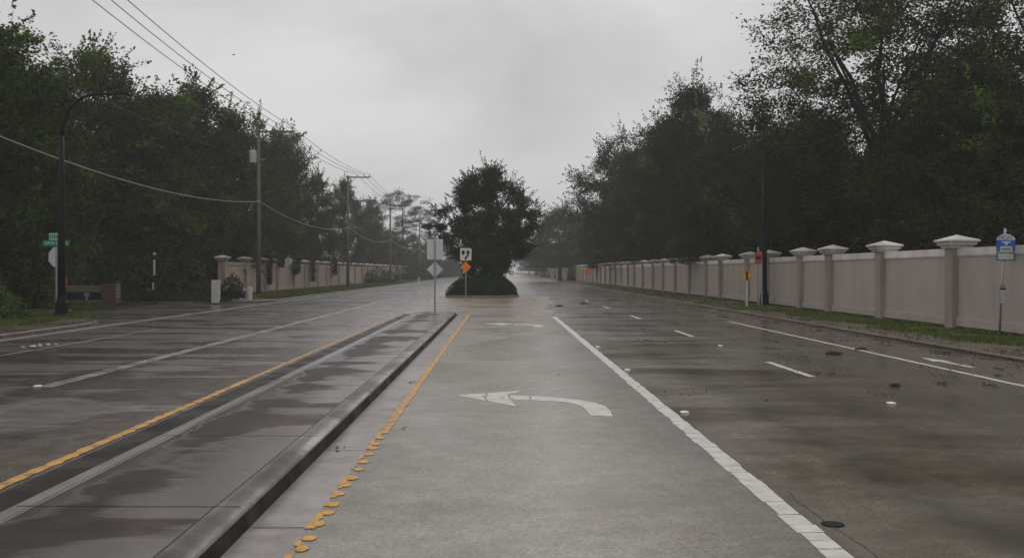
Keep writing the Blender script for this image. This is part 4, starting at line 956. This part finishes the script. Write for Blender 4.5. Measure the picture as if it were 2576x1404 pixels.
Zs = 60.0; t = thing('utility_box', 'squat pale grey utility box with a dark vent, beside the box shrub', 'utility box', (gx(619, Zs), Zs, 0.12))
MB().box(-0.33, 0.12, -0.2, 0.3, 0, 0.72).build('cabinet', M['util_white'], t, bevel=0.015)
MB().box(0.15, 0.32, -0.25, 0.3, 0, 0.82).build('side_cabinet', M['cream'], t, bevel=0.015)
MB().box(-0.29, 0.05, -0.215, -0.203, 0.38, 0.62).build('vent', M['ceramic'], t)
Zs = 122; t = thing('pipe_frame', 'small white pipe frame standing on the grass by the second pole', 'pipe', (gx(880, Zs), Zs-2, 0.1))
MB().tube([(-0.32, 0, 0), (-0.46, 0, 0.62), (-0.42, 0, 0.72), (0.42, 0, 0.72), (0.46, 0, 0.62), (0.32, 0, 0)], 0.045, 8).build('frame', M['util_white'], t, smooth=True)
MB().lathe([(0.07, 0), (0.08, 0.1), (0.05, 0.16)], 8, (0.0, 0, 0.74)).build('valve', M['ceramic'], t)
MB().tube([(-0.36, 0, 0.2), (0.36, 0, 0.2)], 0.03, 6).build('crossbar', M['util_white'], t)
Zs = 160; t = thing('fire_hydrant', 'tiny pale fire hydrant on the far left verge by the hazy shrub', 'hydrant', (gx(1054, Zs), Zs, 0.12))
MB().lathe([(0.2, 0), (0.2, 0.06), (0.15, 0.09), (0.14, 0.55), (0.17, 0.57), (0.17, 0.62), (0.13, 0.72), (0.05, 0.8), (0.03, 0.86)], 12).build('barrel', M['util_white'], t, smooth=True)
for s_ in (-1, 1): MB().tube([(s_*0.12, 0, 0.45), (s_*0.25, 0, 0.45)], 0.07, 8).build('outlet', M['ceramic'], t)

# house behind the right wall
t = thing('house', 'grey-roofed house glimpsed through leaves behind the bus stop sign', 'house', (27.0, 47, 0.08))
MB().box(-4.6, 6, -3, 5, 0, 2.9).build('wall', M['stucco'], t)
MB().add  # roof: hip
rf = MB(); rf.add([(-5.4, -3.8, 2.8), (6.8, -3.8, 2.8), (6.8, 5.8, 2.8), (-5.4, 5.8, 2.8), (-2.2, 1.0, 5.0), (3.6, 1.0, 5.0)], [(0, 1, 5, 4), (1, 2, 5), (2, 3, 4, 5), (3, 0, 4), (3, 2, 1, 0)])
rf.build('roof', M['shingle'], t)
wf = MB().box(-3.2, -1.6, -3.06, -3.005, 1.0, 2.3).build('window', M['util_white'], t)
MB().box(-3.1, -1.7, -3.08, -3.063, 1.08, 2.22).build('pane', M['glass_dark'], wf)

# ------------------------------------------------------------------ small things on the road
stud_me = MB().lathe([(0.055, 0), (0.05, 0.012), (0.03, 0.02)], square=True).mesh('stud', M['stud'])
for px, py, lb in ((1503, 873, 'pale road stud beside the white line, farthest of the three along it'), (1578, 931, 'pale road stud beside the white line, middle of the three along it'), (1722, 1038, 'pale road stud beside the white line, nearest of the three along it'),
                   (1812, 870, 'pale road stud in line with the right lane dashes, ahead of the nearest dash'), (2242, 1015, 'pale road stud on the open right lane before the nearest dash'), (95, 972, 'pinkish road stud on the far left lane')):
    X, Z = G(px, py); o = place('road_stud', stud_me, None, (X, Z, 0.004)); tag(o, lb, 'road stud', 'road studs')
t = thing('valve_cover', 'small dark round valve cover in the right lane by the cracked line', 'valve cover', (*G(2095, 1319), 0))
MB().lathe([(0.085, 0.0), (0.085, 0.006), (0.075, 0.007), (0.07, 0.003)], 20).build('rim', M['iron'], t)
MB().lathe([(0.064, 0.0), (0.064, 0.0055), (0.0, 0.0057)], 20).build('lid', M['iron'], t)
X, Z = G(1015, 1080)
q = MB(); q.add([(-0.045, 0, 0.008), (-0.01, 0.035, 0.02), (0.05, 0.01, 0.03), (0.0, -0.035, 0.014), (0.01, 0.0, 0.01)], [(0, 3, 4), (3, 2, 4), (2, 1, 4), (1, 0, 4)])
tag(q.build('fallen_leaf', M['green_leaf'], None, (X, Z, 0.004)), 'single curled green leaf lying near the yellow line', 'leaf')
# clumps of storm debris
def debris(px, py, lb, s_=0.22, seed=0):
    s_ *= 0.62
    X, Z = G(px, py); r = np.random.default_rng(seed); t = thing('leaf_clump', lb, 'leaf clump', (X, Z, 0.0), 0, 'storm debris clumps on the right lanes')
    P = clump_points(r, np.zeros(3), s_, 110, 0.28); P[:, 2] = np.abs(P[:, 2])+0.012; P[:, 0] *= 1.2
    place('foliage', leaf_mesh('foliage', P, 0.075, M['litter'], seed, flat=0.5), t)
    MB().tube([(-s_*1.1, 0.02, 0.02), (0, 0, 0.05), (s_*0.9, 0.05, 0.03)], 0.008, 4).build('twig', M['bark_dark'], t)
debris(2167, 880, 'clump of torn leaves lying on the right edge line', 0.2, 1)
debris(2097, 892, 'flat clump of torn leaves just left of the right edge line', 0.26, 2)
debris(2252, 972, 'small dark twig clump on the lane above the pale stud', 0.11, 3)
debris(2330, 862, 'leaf clump in the right gutter by the footpath edge', 0.3, 4)
debris(2490, 884, 'leaf clump in the right gutter nearest the bus stop', 0.25, 5)
debris(1407, 771, 'dark leaf clump on the road just right of the silted apron', 0.28, 6)
debris(1470, 765, 'dark leaf clump on the far right lane near the median', 0.34, 7)
def litter(label, zones, seed, m):
    """leaves lie in drifts: clusters stretched along the lane"""
    r = np.random.default_rng(seed); pl = []
    for x0, x1, y0, y1, n, pw in zones:
        k = max(4, n//22); cx = x1-(x1-x0)*r.random(k)**pw; cyy = y0+(y1-y0)*r.random(k)**1.3
        idx = (k*r.random(n)**1.5).astype(int); sp = 0.05+0.5*r.random(k)**2
        pl.append(np.column_stack([cx[idx]+r.normal(size=n)*sp[idx]*0.9, cyy[idx]+r.normal(size=n)*sp[idx]*1.6, 0.009+0.004*r.random(n)]))
    P = np.concatenate(pl); P = P[P[:, 0] < 10.85]
    return tag(place('leaf_litter', leaf_mesh('leaf_litter', P, 0.045, m, seed, flat=0.97, aspect=0.42)), label, 'leaf litter', kind='stuff')
litter('torn leaves scattered over the right lanes and gutter', [(4.0, 10.6, 16, 70, 1300, 2.0), (9.4, 10.9, 17, 80, 2300, 1.2), (2.4, 10, 7, 20, 60, 1), (2.0, 9, 50, 110, 1500, 1)], 61, M['litter'])
litter('few small dark leaf scraps on the turn lane and separator gutter', [(-1.3, 2.1, 5.5, 20, 6, 1), (-1.84, -1.45, 6, 30, 24, 1)], 62, M['litter'])
# speck in the sky: a bird
Zs = 60; t = thing('bird', 'tiny dark bird flying in the grey sky right of the wires', 'bird', (gx(588, Zs), Zs, ht(139, Zs)), 0.5)
MB().tube([(-0.09, 0, 0), (-0.04, 0, 0.01), (0.03, 0, 0.01), (0.09, 0, 0.005)], [0.01, 0.03, 0.028, 0.006], 7).build('body', M['iron'], t, smooth=True)
for s_ in (-1, 1):
    q = MB(); q.slab([(-0.03, 0), (0.04, 0), (0.02, s_*0.10), (-0.03, s_*0.15), (-0.05, s_*0.13)][::s_], 0.01, 0.016); q.build('wing', M['iron'], t)

# ------------------------------------------------------------------ haze: rain-filled air
hz = MB().box(-950, 950, -90, ZF+60, -1.1, 30).build('haze', bpy.data.materials.new('haze')); tag(hz, 'pale rain haze in the air', 'haze', kind='stuff')
m = hz.data.materials[0]; m.use_nodes = True; t = m.node_tree; t.nodes.clear()
o_ = N(t, 'ShaderNodeOutputMaterial'); v_ = N(t, 'ShaderNodeVolumePrincipled')
v_.inputs['Color'].default_value = (0.93, 0.93, 0.95, 1); v_.inputs['Density'].default_value = 0.00075
t.links.new(v_.outputs[0], o_.inputs['Volume'])
